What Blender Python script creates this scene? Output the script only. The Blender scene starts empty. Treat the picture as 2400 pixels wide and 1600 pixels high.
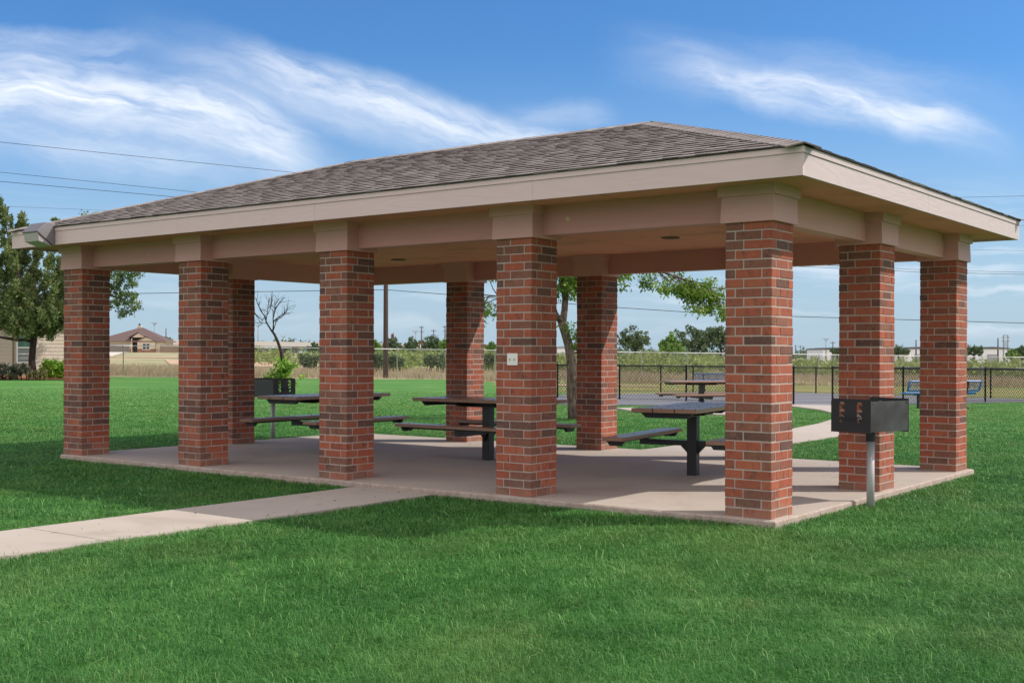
import bpy, bmesh, math, random
import numpy as np
from mathutils import Vector, Matrix

scene = bpy.context.scene
COL = scene.collection
R = math.radians
PI = math.pi

# ------------------------------------------------------------------ camera
CAM = np.array([4.262, -9.3062, 1.401])
YAW, ROLL, FPX = .6453, .0027, 2775.18
FW = np.array([-math.sin(YAW), math.cos(YAW), 0.0])
RT = np.array([math.cos(YAW), math.sin(YAW), 0.0])
UP = np.array([0, 0, 1.0])
r_ = RT * math.cos(ROLL) + UP * math.sin(ROLL)
u_ = -RT * math.sin(ROLL) + UP * math.cos(ROLL)
cd = bpy.data.cameras.new('camera')
cam = bpy.data.objects.new('camera', cd)
COL.objects.link(cam)
cd.sensor_width = 36
cd.lens = FPX / 2400 * 36
cd.shift_y = 27.977 / 2400
cd.clip_start = .1
cd.clip_end = 6000
M = Matrix((( r_[0], u_[0], -FW[0], CAM[0]), (r_[1], u_[1], -FW[1], CAM[1]), (r_[2], u_[2], -FW[2], CAM[2]), (0, 0, 0, 1)))
cam.matrix_world = M
scene.camera = cam

# ------------------------------------------------------------------ light
SUN_DIR = Vector((2.56, 1.95, 3.05)).normalized()
SUN_EL = math.asin(SUN_DIR.z)
SUN_AZ = math.atan2(SUN_DIR.x, SUN_DIR.y)
sl = bpy.data.lights.new('sun', 'SUN')
sl.energy = 3.0
sl.angle = R(.6)
sl.color = (1, .93, .84)
so = bpy.data.objects.new('sun', sl)
COL.objects.link(so)
so.rotation_euler = SUN_DIR.to_track_quat('Z', 'Y').to_euler()

scene.view_settings.view_transform = 'Standard'
scene.view_settings.look = 'None'
scene.view_settings.gamma = 1
scene.view_settings.use_curve_mapping = False
scene.view_settings.exposure = .45
scene.cycles.max_bounces = 8
scene.cycles.diffuse_bounces = 5
scene.cycles.transparent_max_bounces = 12


class NT:
    """small helper for node trees"""
    def __init__(s, tree):
        s.t = tree
        s.n = tree.nodes
        s.l = tree.links

    def new(s, kind, **kw):
        n = s.n.new(kind)
        for k, v in kw.items():
            setattr(n, k, v)
        return n

    def put(s, sock, v):
        if hasattr(v, 'is_linked') or isinstance(v, bpy.types.NodeSocket):
            s.l.new(v, sock)
        else:
            sock.default_value = v

    def math(s, op, a, b=0, c=0, clamp=False):
        n = s.new('ShaderNodeMath', operation=op, use_clamp=clamp)
        s.put(n.inputs[0], a)
        s.put(n.inputs[1], b)
        s.put(n.inputs[2], c)
        return n.outputs[0]

    def vmath(s, op, a, b):
        n = s.new('ShaderNodeVectorMath', operation=op)
        s.put(n.inputs[0], a)
        s.put(n.inputs[1], b)
        return n.outputs['Value'] if op in ('DOT_PRODUCT', 'LENGTH') else n.outputs[0]

    def sstep(s, v, a, b, to0=0., to1=1.):
        n = s.new('ShaderNodeMapRange', interpolation_type='SMOOTHSTEP')
        s.put(n.inputs[0], v)
        n.inputs[1].default_value = a
        n.inputs[2].default_value = b
        n.inputs[3].default_value = to0
        n.inputs[4].default_value = to1
        return n.outputs[0]

    def mix(s, f, a, b, blend='MIX'):
        n = s.new('ShaderNodeMix', data_type='RGBA', blend_type=blend)
        s.put(n.inputs[0], f)
        s.put(n.inputs[6], a if not isinstance(a, tuple) or len(a) == 4 else (*a, 1))
        s.put(n.inputs[7], b if not isinstance(b, tuple) or len(b) == 4 else (*b, 1))
        return n.outputs[2]

    def noise(s, vec, scale, detail=3, rough=.55, dist=0):
        n = s.new('ShaderNodeTexNoise')
        if vec is not None:
            s.l.new(vec, n.inputs['Vector'])
        n.inputs['Scale'].default_value = scale
        n.inputs['Detail'].default_value = detail
        n.inputs['Roughness'].default_value = rough
        n.inputs['Distortion'].default_value = dist
        return n.outputs[0]

    def ramp(s, f, stops):
        n = s.new('ShaderNodeValToRGB')
        e = n.color_ramp.elements
        while len(e) < len(stops):
            e.new(.5)
        for el, (p, c) in zip(e, stops):
            el.position = p
            el.color = (*c, 1) if len(c) == 3 else c
        s.put(n.inputs[0], f)
        return n.outputs[0]

    def comb(s, x, y, z=0.):
        n = s.new('ShaderNodeCombineXYZ')
        s.put(n.inputs[0], x)
        s.put(n.inputs[1], y)
        s.put(n.inputs[2], z)
        return n.outputs[0]

    def scaled(s, vec, sc):
        n = s.new('ShaderNodeMapping')
        s.l.new(vec, n.inputs['Vector'])
        n.inputs['Scale'].default_value = sc
        return n.outputs[0]


# ------------------------------------------------------------------ sky
w = bpy.data.worlds.new('World')
scene.world = w
w.use_nodes = True
T = NT(w.node_tree)
T.n.clear()
sky = T.new('ShaderNodeTexSky', sky_type='NISHITA')
sky.sun_disc = False
sky.sun_elevation = SUN_EL
sky.sun_rotation = SUN_AZ
sky.air_density = 1.0
sky.dust_density = .6
sky.ozone_density = 2.2
sky.altitude = 300
gen = T.new('ShaderNodeTexCoord').outputs['Generated']
dz = T.vmath('DOT_PRODUCT', gen, (0, 0, 1))
dfw = T.math('MAXIMUM', T.vmath('DOT_PRODUCT', gen, tuple(FW)), .05)
U = T.math('DIVIDE', T.vmath('DOT_PRODUCT', gen, tuple(RT)), dfw)
V = T.math('DIVIDE', dz, dfw)
UV = T.comb(U, V)
# slow warp so that the streaks curl
wx = T.math('MULTIPLY', T.math('SUBTRACT', T.noise(UV, 9, 3), .5), .05)
wy = T.math('MULTIPLY', T.math('SUBTRACT', T.noise(T.vmath('ADD', UV, (7.3, 2.1, 0)), 11, 4), .5), .034)
Uw = T.math('ADD', U, wx)
Vw = T.math('ADD', V, wy)


def streak(u0, a, b, c, w_hi, w_lo, uA, uB, uC, uD, amp, fs, ft, seed):
    du = T.math('SUBTRACT', Uw, u0)
    vc = T.math('ADD', T.math('MULTIPLY_ADD', du, b, a), T.math('MULTIPLY', T.math('MULTIPLY', du, du), c))
    d = T.math('SUBTRACT', Vw, vc)
    up = T.sstep(d, 0, w_hi, 1, 0)
    dn = T.sstep(T.math('MULTIPLY', d, -1), 0, w_lo, 1, 0)
    m = T.math('MULTIPLY', up, dn)
    m = T.math('MULTIPLY', m, T.math('MULTIPLY', T.sstep(U, uA, uB), T.sstep(U, uC, uD, 1, 0)))
    fib = T.noise(T.comb(T.math('MULTIPLY', U, fs), T.math('MULTIPLY', d, ft), seed), 1, 6, .56, .5)
    fin = T.noise(T.comb(T.math('MULTIPLY', U, fs * 1.8), T.math('MULTIPLY', d, ft * 3.4), seed + 11.), 1, 5, .6, .4)
    fib = T.math('ADD', T.math('MULTIPLY', fib, .74), T.math('MULTIPLY', fin, .26))
    f = T.sstep(fib, .22, .80)
    return T.math('MULTIPLY', T.math('MULTIPLY', m, T.math('MULTIPLY_ADD', f, .85, .22)), amp)


streaks = [
    streak(-.432, .226, -.02, -.75, .046, .055, -.8, -.6, -.22, -.14, 1.05, 14, 60, 1.),
    streak(-.432, .212, -.04, -.55, .024, .034, -.8, -.5, -.20, -.13, .75, 12, 60, 1.6),
    streak(-.231, .247, -.285, .0, .030, .046, -.27, -.17, .00, .10, .92, 16, 60, 3.),
    streak(-.231, .228, -.30, .0, .05, .03, -.36, -.20, -.10, .02, .50, 9, 36, 4.),
    streak(.119, .243, -.09, -.4, .024, .032, .09, .22, .34, .44, .95, 16, 60, 5.),
    streak(.10, .256, -.05, -.3, .03, .045, .06, .16, .30, .46, .34, 9, 40, 6.),
    streak(-.44, .262, .03, -.3, .018, .02, -.8, -.5, -.36, -.26, .42, 14, 50, 7.),
    streak(-.43, .185, -.1, -.2, .02, .035, -.8, -.5, -.30, -.18, .55, 12, 40, 8.),
    streak(.0, .2, .05, .0, .02, .02, -.04, .03, .06, .10, .30, 14, 50, 9.),
]
dens = streaks[0]
for s_ in streaks[1:]:
    dens = T.math('MAXIMUM', T.math('MULTIPLY', T.math('ADD', dens, s_), .62), T.math('MAXIMUM', dens, s_))
# thin layered cirrus low in the sky
lay = T.noise(T.comb(T.math('MULTIPLY', U, 5), T.math('MULTIPLY', Vw, 45), 2.), 1, 4, .55, .3)
lay = T.math('MULTIPLY', T.sstep(lay, .46, .74), T.math('MULTIPLY', T.sstep(V, .17, .07), T.sstep(V, .0, .03)))
lay = T.math('MULTIPLY', lay, T.sstep(U, -.1, .3, .22, .50))
dens = T.math('MAXIMUM', dens, lay)
fill_cloud = T.noise(T.scaled(gen, (2, 5, 9)), 1.2, 6, .6, 1.0)
# unseen bright cloud behind and above the camera, added as fill light
fill_cloud = T.math('MULTIPLY', T.sstep(fill_cloud, .30, .52), T.math('MULTIPLY', T.sstep(dz, .0, .06), T.sstep(T.vmath('DOT_PRODUCT', gen, tuple(FW)), .65, .0)))
hs = T.new('ShaderNodeHueSaturation')
hs.inputs['Saturation'].default_value = 1.06
hs.inputs['Value'].default_value = 1.0
T.l.new(sky.outputs[0], hs.inputs['Color'])
skyc = T.mix(.999, hs.outputs[0], (.46, .78, 1.08, 1), 'MULTIPLY')
hz = T.math('MULTIPLY', T.sstep(V, .27, .0), .82)
skyc = T.mix(hz, skyc, (3.55, 4.5, 5.45, 1))
cl = T.mix(dens, skyc, (7.3, 7.7, 8.3, 1))
cl = T.mix(fill_cloud, cl, (9.9, 9.2, 8.95, 1))
# below the horizon the world is plain ground light
cl = T.mix(T.sstep(dz, -.02, -.002), (1.2, 1.3, .9, 1), cl)
bg = T.new('ShaderNodeBackground')
bg.inputs['Strength'].default_value = .1
T.l.new(cl, bg.inputs['Color'])
out = T.new('ShaderNodeOutputWorld')
T.l.new(bg.outputs[0], out.inputs[0])


# ------------------------------------------------------------------ terrain and placing helpers
def ss(t):
    t = np.clip(t, 0, 1)
    return t * t * (3 - 2 * t)


def wxy(a, D):
    """a metres to the right of the view line, D metres along it -> world x, y"""
    return CAM[0] + FW[0] * D + RT[0] * a, CAM[1] + FW[1] * D + RT[1] * a


def terr_aD(a, D):
    a = np.asarray(a, float)
    D = np.asarray(D, float)
    zf = -.25 - .0095 * np.clip(a, -70, 60)
    z = -.085 + (zf + .085) * ss((D - 18) / 45)
    return z + ss((D - 85) / 175) * ss((-a - 22) / 25)


def terr(x, y):
    dx, dy = np.asarray(x) - CAM[0], np.asarray(y) - CAM[1]
    return terr_aD(dx * RT[0] + dy * RT[1], dx * FW[0] + dy * FW[1])


def gp(a, D, off=0.):
    x, y = wxy(a, D)
    return Vector((float(x), float(y), float(terr_aD(a, D)) + off))


def px(x, D):
    """sideways metres for a bearing (in 2400-wide photo pixels) at depth D"""
    return (x - 1200) / FPX * D


def zat(y, D, x=1200):
    return 1.401 - (y - 828 - (x - 1200) * .0027) * D / FPX


def P3(x, y, D):
    X, Y = wxy(px(x, D), D)
    return Vector((float(X), float(Y), zat(y, D, x)))


# ------------------------------------------------------------------ materials
MATS = {}


def material(name):
    m = bpy.data.materials.new(name)
    m.use_nodes = True
    t = NT(m.node_tree)
    t.bsdf = t.n['Principled BSDF']
    t.out = t.n['Material Output']
    t.obj = t.new('ShaderNodeTexCoord').outputs['Object']
    t.geo = t.new('ShaderNodeNewGeometry')
    t.pos = t.geo.outputs['Position']
    MATS[name] = m
    return m, t


def setc(t, col, rough=.7, spec=.3, metal=0., bump=None, bstr=.3, bdist=.01):
    t.put(t.bsdf.inputs['Base Color'], col if not isinstance(col, tuple) else (*col[:3], 1))
    t.put(t.bsdf.inputs['Roughness'], rough)
    t.bsdf.inputs['Specular IOR Level'].default_value = spec
    t.bsdf.inputs['Metallic'].default_value = metal
    if bump is not None:
        b = t.new('ShaderNodeBump')
        b.inputs['Strength'].default_value = bstr
        b.inputs['Distance'].default_value = bdist
        t.l.new(bump, b.inputs['Height'])
        t.l.new(b.outputs[0], t.bsdf.inputs['Normal'])


def plain(name, col, rough=.7, spec=.3, metal=0., var=.12, scale=6., bump=0.):
    m, t = material(name)
    n = t.noise(t.obj, scale, 4, .6)
    c = t.mix(n, tuple(x * (1 - var) for x in col), tuple(min(1, x * (1 + var)) for x in col))
    setc(t, c, rough, spec, metal, n if bump else None, bump)
    return m


def attr(t, name):
    n = t.new('ShaderNodeAttribute')
    n.attribute_name = name
    return n.outputs['Fac']


# brick: one random tone per brick, smears and pits inside it
m, t = material('brick')
rnd = t.geo.outputs['Random Per Island']
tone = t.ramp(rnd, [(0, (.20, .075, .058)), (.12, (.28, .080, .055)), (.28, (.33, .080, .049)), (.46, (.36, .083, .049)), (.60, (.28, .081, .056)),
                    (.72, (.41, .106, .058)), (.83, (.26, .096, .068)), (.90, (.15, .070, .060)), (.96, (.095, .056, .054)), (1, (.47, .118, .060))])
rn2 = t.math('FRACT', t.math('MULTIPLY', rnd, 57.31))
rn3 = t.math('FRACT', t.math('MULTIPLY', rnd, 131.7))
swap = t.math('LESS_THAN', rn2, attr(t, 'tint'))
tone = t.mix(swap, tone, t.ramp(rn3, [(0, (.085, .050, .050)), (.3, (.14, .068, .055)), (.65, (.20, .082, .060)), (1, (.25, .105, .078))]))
vec = t.vmath('ADD', t.obj, t.comb(t.math('MULTIPLY', rnd, 31.), t.math('MULTIPLY', rnd, 17.), t.math('MULTIPLY', rnd, 53.)))
smear = t.noise(t.scaled(vec, (11, 11, 5)), 1, 4, .65, .6)
tone = t.mix(t.sstep(smear, .52, .72, 0, .72), tone, (.06, .035, .034))
mott = t.noise(t.scaled(vec, (30, 30, 14)), 1, 3, .7, .4)
tone = t.mix(t.sstep(mott, .52, .74, 0, .5), tone, (.10, .048, .04))
tone = t.mix(t.sstep(mott, .46, .26, 0, .4), tone, (.46, .19, .11))
fine = t.noise(vec, 90, 3, .7)
tone = t.mix(t.sstep(fine, .3, .8, 0, .35), tone, (.40, .19, .11))
dust = t.noise(t.obj, 3.5, 4, .65)
tone = t.mix(t.sstep(dust, .55, .8, 0, .22), tone, (.42, .29, .22))
zz = t.new('ShaderNodeSeparateXYZ')
t.l.new(t.obj, zz.inputs[0])
zn = t.math('ADD', zz.outputs[2], t.math('MULTIPLY', t.math('SUBTRACT', t.noise(t.obj, 5, 4, .65), .5), .45))
tone = t.mix(t.sstep(zn, .20, .0, 0, .34), tone, (.40, .255, .185))
setc(t, tone, .85, .25, 0, t.noise(vec, 60, 4, .7), .55, .006)
BRICK = m

m, t = material('mortar')
n1 = t.noise(t.obj, 35, 4, .7)
n2 = t.noise(t.obj, 4, 3, .6)
c = t.mix(n1, (.35, .28, .245), (.51, .42, .38))
c = t.mix(t.sstep(n2, .5, .75, 0, .35), c, (.30, .21, .17))
setc(t, c, .95, .15, 0, n1, .6, .006)
MORTAR = m


def paint(name, col, grain=.35, axis=0, rough=.55):
    m, t = material(name)
    sc = [18, 18, 18]
    sc[axis] = 1.1
    g = t.noise(t.scaled(t.obj, tuple(sc)), 1.3, 4, .6, 1.6)
    s2 = [3.2, 3.2, 3.2]
    s2[axis] = .45
    big = t.noise(t.obj, .9, 3, .55)
    fig = t.noise(t.scaled(t.obj, tuple(s2)), 1.1, 2, .5, .4)
    fig = t.math('MULTIPLY_ADD', t.math('SINE', t.math('MULTIPLY', fig, 95.)), .5, .5)
    hgt = t.math('ADD', t.math('MULTIPLY', g, .5), t.math('MULTIPLY', fig, .5))
    c = t.mix(t.math('MULTIPLY', hgt, grain), col, tuple(x * .86 for x in col))
    c = t.mix(t.sstep(big, .4, .7, 0, .3), c, tuple(x * .93 for x in col))
    spots = t.noise(t.obj, 26, 2, .5)
    c = t.mix(t.sstep(spots, .77, .80, 0, .6), c, (.30, .22, .12))
    if 'beam' in name:
        chip = t.noise(t.obj, 6.5, 2, .5)
        c = t.mix(t.sstep(chip, .765, .785, 0, .8), c, (.72, .50, .36))
    setc(t, c, rough, .3, 0, hgt, .22, .006)
    return m


FASCIA_X = paint('fascia_paint', (.66, .505, .50), .35, 0)  # long sides: same paint as the ends, lightened to stand in for fill light
FASCIA_Y = paint('fascia_paint_end', (.54, .445, .435), .5, 1)  # end boards: same paint without the added lightness
TRIM = paint('trim_paint', (.62, .345, .325), .3, 0)
BEAMX = paint('beam_paint', (.60, .29, .28), .3, 0)
BEAMY = paint('beam_paint_end', (.66, .35, .31), .3, 1)

m, t = material('ceiling_plywood')
g = t.noise(t.scaled(t.obj, (1.2, 16, 4)), 1.6, 4, .6, 1.2)
kn = t.noise(t.scaled(t.obj, (5, 9, 4)), 1.5, 3, .6)
c = t.mix(g, (.66, .30, .21), (.78, .365, .26))
c = t.mix(t.sstep(kn, .66, .72, 0, .7), c, (.14, .075, .05))
ms = t.noise(t.obj, 1.1, 4, .65)
c = t.mix(t.sstep(ms, .48, .68, 0, .4), c, (.36, .19, .13))
sx = t.new('ShaderNodeSeparateXYZ')
t.l.new(t.obj, sx.inputs[0])
seam = t.math('MINIMUM', t.math('ABSOLUTE', t.math('SUBTRACT', t.math('FRACT', t.math('DIVIDE', sx.outputs[0], 2.44)), .5)),
              t.math('ABSOLUTE', t.math('MULTIPLY', t.math('SUBTRACT', t.math('FRACT', t.math('DIVIDE', sx.outputs[1], 1.22)), .5), .5)))
c = t.mix(t.sstep(seam, .0015, .004, .6, 0), c, (.12, .08, .05))
setc(t, c, .75, .2, 0, g, .15)
CEIL = m

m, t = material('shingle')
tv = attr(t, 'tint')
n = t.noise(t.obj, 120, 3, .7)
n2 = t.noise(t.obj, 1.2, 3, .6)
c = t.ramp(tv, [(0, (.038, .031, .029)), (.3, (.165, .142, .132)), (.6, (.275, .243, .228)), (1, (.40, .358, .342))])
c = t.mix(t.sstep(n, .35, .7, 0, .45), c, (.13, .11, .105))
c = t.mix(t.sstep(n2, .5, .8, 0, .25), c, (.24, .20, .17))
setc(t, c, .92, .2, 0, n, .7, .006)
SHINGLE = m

m, t = material('concrete')
n = t.noise(t.pos, 1.1, 5, .65)
n2 = t.noise(t.pos, 55, 3, .7)
n3 = t.noise(t.pos, .35, 3, .6)
c = t.mix(n, (.37, .32, .275), (.49, .435, .38))
c = t.mix(t.sstep(n2, .62, .78, 0, .35), c, (.26, .21, .18))
c = t.mix(t.sstep(n3, .5, .75, 0, .35), c, (.36, .28, .235))
sp = t.noise(t.pos, 9, 2, .5)
c = t.mix(t.sstep(sp, .70, .74, 0, .45), c, (.15, .12, .11))
st = t.noise(t.pos, .8, 5, .7, .8)
c = t.mix(t.sstep(st, .54, .70, 0, .35), c, (.27, .215, .185))
setc(t, c, .9, .25, 0, n2, .25, .004)
CONC = m

m, t = material('concrete_edge')
n = t.noise(t.pos, 14, 5, .7)
c = t.mix(t.sstep(n, .3, .7), (.34, .26, .215), (.46, .385, .34))
setc(t, c, .95, .2, 0, n, .4, .01)
CONCE = m

plain('asphalt', (.155, .155, .17), .9, .25, 0, .18, 9., .2)
plain('line_paint', (.62, .62, .62), .7, .3, 0, .12, 20.)
plain('galvanized', (.62, .63, .64), .5, .5, .45, .12, 12.)
plain('pipe_gray', (.42, .42, .43), .5, .5, .25, .18, 9.)
plain('black_paint', (.012, .012, .016), .42, .5, 0, .25, 10.)
plain('wire_black', (.014, .014, .016), .6, .4)
plain('wire_galvanized', (.50, .51, .52), .5, .5, .4)
plain('blue_coating', (.015, .145, .41), .4, .5, 0, .1, 8.)
plain('white_plastic', (.78, .77, .74), .4, .5, 0, .03)
plain('toggle_ivory', (.66, .60, .48), .4, .5, 0, .05)
plain('lamp_housing', (.20, .185, .20), .5, .5, .2, .1)
plain('recess_dark', (.02, .018, .016), .6, .3)
m, t = material('lamp_lens')
setc(t, (.50, .45, .46), .3, .5)
t.bsdf.inputs['Transmission Weight'].default_value = .25
m, t = material('grill_steel')
n = t.noise(t.scaled(t.obj, (2.4, 2.4, 2.4)), 1.0, 3, .5, .3)
n2 = t.noise(t.obj, 45, 3, .7)
c = t.mix(t.sstep(n, .36, .64), (.095, .096, .10), (.042, .038, .038))
c = t.mix(t.sstep(n2, .6, .8, 0, .4), c, (.16, .15, .145))
setc(t, c, .52, .5, .45)
m, t = material('grill_black')
n = t.noise(t.obj, 14, 4, .65)
setc(t, t.mix(n, (.010, .009, .014), (.028, .024, .03)), .42, .5)
m, t = material('plank_brown')
g = t.noise(t.scaled(t.obj, (22, 2.2, 22)), 1.2, 4, .6, .4)
setc(t, t.mix(g, (.24, .125, .085), (.34, .19, .135)), t.math('MULTIPLY_ADD', g, .12, .24), .75, 0, g, .12, .004)
plain('siding_tan', (.50, .43, .36), .7, .3, 0, .05, 3.)
plain('white_vinyl', (.74, .74, .72), .4, .4, 0, .03)
plain('stucco_cream', (.66, .55, .43), .85, .2, 0, .06, 1.)
plain('house_shingle', (.14, .098, .092), .9, .2, 0, .16, 4.)
plain('garage_taupe', (.30, .245, .235), .7, .3, 0, .04)
plain('eave_brown', (.22, .15, .12), .7, .3)
plain('door_dark', (.05, .042, .045), .5, .4)
plain('porch_brown', (.17, .10, .075), .8, .3)
m, t = material('wainscot_brick')
bt = t.new('ShaderNodeTexBrick')
bt.inputs['Color1'].default_value = (.33, .14, .09, 1)
bt.inputs['Color2'].default_value = (.22, .10, .075, 1)
bt.inputs['Mortar'].default_value = (.42, .33, .28, 1)
bt.inputs['Scale'].default_value = 2.2
t.l.new(t.obj, bt.inputs['Vector'])
setc(t, bt.outputs['Color'], .9, .2)
m, t = material('window_glass')
setc(t, (.03, .045, .06), .08, .7)
m, t = material('window_glass_blind')
setc(t, (.22, .23, .23), .15, .6)
m, t = material('window_glass_green')
setc(t, (.04, .12, .075), .15, .6)
plain('fence_wood', (.30, .20, .16), .9, .2, 0, .3, 2.)
plain('pole_wood', (.085, .058, .055), .9, .2, 0, .25, 4.)
plain('pole_far', (.13, .125, .135), .8, .3)
plain('steel_far', (.30, .31, .34), .6, .4)
plain('metal_wall', (.78, .79, .84), .6, .4, 0, .06, .3)
plain('metal_roof', (.30, .32, .36), .5, .5)
plain('metal_trim', (.10, .10, .115), .6, .4)
plain('bridge_concrete', (.40, .38, .36), .9, .2, 0, .06, .1)
plain('red_tank', (.15, .045, .04), .7, .3)
plain('mulch', (.26, .115, .065), .95, .1, 0, .35, 6., .5)
plain('dirt', (.52, .36, .25), .95, .1, 0, .2, .5)
plain('drive_concrete', (.62, .56, .50), .9, .2, 0, .05)
plain('stone_pale', (.58, .53, .46), .9, .2)
plain('wildflower', (.72, .60, .18), .8, .2)


def bark(name, c0, c1, sc=(9, 9, 2.2)):
    m, t = material(name)
    n = t.noise(t.scaled(t.obj, sc), 2.4, 4, .65, .8)
    setc(t, t.mix(t.sstep(n, .3, .7), c0, c1), .95, .15, 0, n, .9, .04)
    return m


bark('bark_gray', (.055, .038, .032), (.24, .18, .15))
bark('bark_dark', (.02, .015, .014), (.065, .048, .042))


def leafmat(name, stops, trans=.30, rough=.5, spec=.3):
    m, t = material(name)
    c = t.ramp(attr(t, 'tint'), stops)
    setc(t, c, rough, spec)
    tr = t.new('ShaderNodeBsdfTranslucent')
    t.l.new(t.mix(.6, c, (.45, .55, .06), 'MIX') if False else c, tr.inputs['Color'])
    mx = t.new('ShaderNodeMixShader')
    mx.inputs[0].default_value = trans
    t.l.new(t.bsdf.outputs[0], mx.inputs[1])
    t.l.new(tr.outputs[0], mx.inputs[2])
    t.l.new(mx.outputs[0], t.out.inputs['Surface'])
    return m


leafmat('leaf_locust', [(0, (.07, .13, .03)), (.5, (.21, .34, .05)), (1, (.42, .50, .09))], .45)
leafmat('leaf_juniper', [(0, (.06, .09, .042)), (.5, (.165, .21, .08)), (1, (.36, .39, .15))], .32, .6)
leafmat('leaf_oak', [(0, (.05, .10, .04)), (.5, (.14, .22, .07)), (1, (.34, .40, .15))], .4)
leafmat('leaf_far', [(0, (.055, .092, .055)), (.5, (.11, .17, .08)), (1, (.19, .25, .11))], .2)
leafmat('leaf_far_light', [(0, (.08, .15, .04)), (.5, (.16, .29, .065)), (1, (.26, .40, .10))], .2)
leafmat('leaf_scrub', [(0, (.12, .165, .05)), (.5, (.24, .30, .09)), (1, (.38, .41, .14))], .25)
leafmat('leaf_scrub_dark', [(0, (.055, .09, .05)), (.5, (.11, .165, .08)), (1, (.20, .25, .11))], .2)
leafmat('leaf_bright', [(0, (.07, .17, .015)), (.5, (.18, .36, .03)), (1, (.38, .54, .06))], .35)
leafmat('leaf_hedge', [(0, (.025, .03, .02)), (.5, (.07, .08, .05)), (1, (.26, .26, .17))], .15)
leafmat('leaf_variegated', [(0, (.07, .10, .03)), (.5, (.22, .20, .07)), (1, (.42, .33, .14))], .25)
leafmat('leaf_sprout', [(0, (.09, .19, .03)), (.5, (.24, .42, .05)), (1, (.52, .62, .10))], .35)
leafmat('blade_dry', [(0, (.28, .22, .13)), (.5, (.45, .37, .24)), (1, (.60, .51, .36))], .25, .7)

# lawn blades: tint per blade plus broad patches over the lawn
m, t = material('grass_blade')
tv = attr(t, 'tint')
p1 = t.noise(t.pos, .42, 4, .6)
p2 = t.noise(t.pos, 2.1, 3, .6)
c = t.ramp(tv, [(0, (.030, .118, .022)), (.35, (.066, .225, .044)), (.7, (.120, .325, .072)), (.9, (.24, .43, .14)), (.97, (.34, .45, .19)), (1, (.48, .40, .23))])
p3 = t.noise(t.pos, .9, 5, .7)
c = t.mix(t.math('MULTIPLY', t.sstep(p3, .55, .72, 0, .5), t.sstep(tv, .3, .8)), c, (.30, .27, .12))
c = t.mix(t.sstep(p1, .42, .68, 0, .55), c, (.15, .26, .07))
c = t.mix(t.sstep(p2, .5, .75, 0, .4), c, (.034, .15, .03))
setc(t, c, .5, .3)
tr = t.new('ShaderNodeBsdfTranslucent')
t.l.new(c, tr.inputs['Color'])
mx = t.new('ShaderNodeMixShader')
mx.inputs[0].default_value = .32
t.l.new(t.bsdf.outputs[0], mx.inputs[1])
t.l.new(tr.outputs[0], mx.inputs[2])
t.l.new(mx.outputs[0], t.out.inputs['Surface'])

m, t = material('lawn_soil')
q = t.scaled(t.pos, (1, 1, 1))
a1 = t.noise(q, .42, 4, .6)
a2 = t.noise(q, 2.3, 4, .65)
a3 = t.noise(q, 26, 4, .7)
c = t.mix(a3, (.05, .165, .034), (.12, .275, .066))
c = t.mix(t.sstep(a2, .42, .7, 0, .5), c, (.05, .19, .036))
c = t.mix(t.sstep(a1, .42, .68, 0, .5), c, (.17, .30, .08))
setc(t, c, .9, .15, 0, a3, .8, .05)

m, t = material('field_soil')
dD = t.math('ADD', t.vmath('DOT_PRODUCT', t.pos, tuple(FW)), -float(CAM @ FW))
dA = t.math('ADD', t.vmath('DOT_PRODUCT', t.pos, tuple(RT)), -float(CAM @ RT))
b1 = t.noise(t.pos, .16, 5, .6)
b2 = t.noise(t.pos, 1.3, 4, .65)
b3 = t.noise(t.pos, 11, 3, .7)
c = t.mix(b2, (.35, .29, .18), (.52, .43, .28))
c = t.mix(t.sstep(b1, .42, .58, 0, .75), c, (.24, .275, .135))
c = t.mix(t.sstep(b3, .55, .8, 0, .35), c, (.30, .24, .15))
ol = t.mix(b2, (.15, .19, .055), (.28, .27, .11))
ol = t.mix(t.sstep(b1, .50, .66, 0, .55), ol, (.44, .25, .15))
c = t.mix(t.math('MULTIPLY', t.sstep(dA, -6, 3), t.sstep(dD, 82, 66)), c, ol)
setc(t, c, .95, .1, 0, b3, .6, .05)


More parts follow.
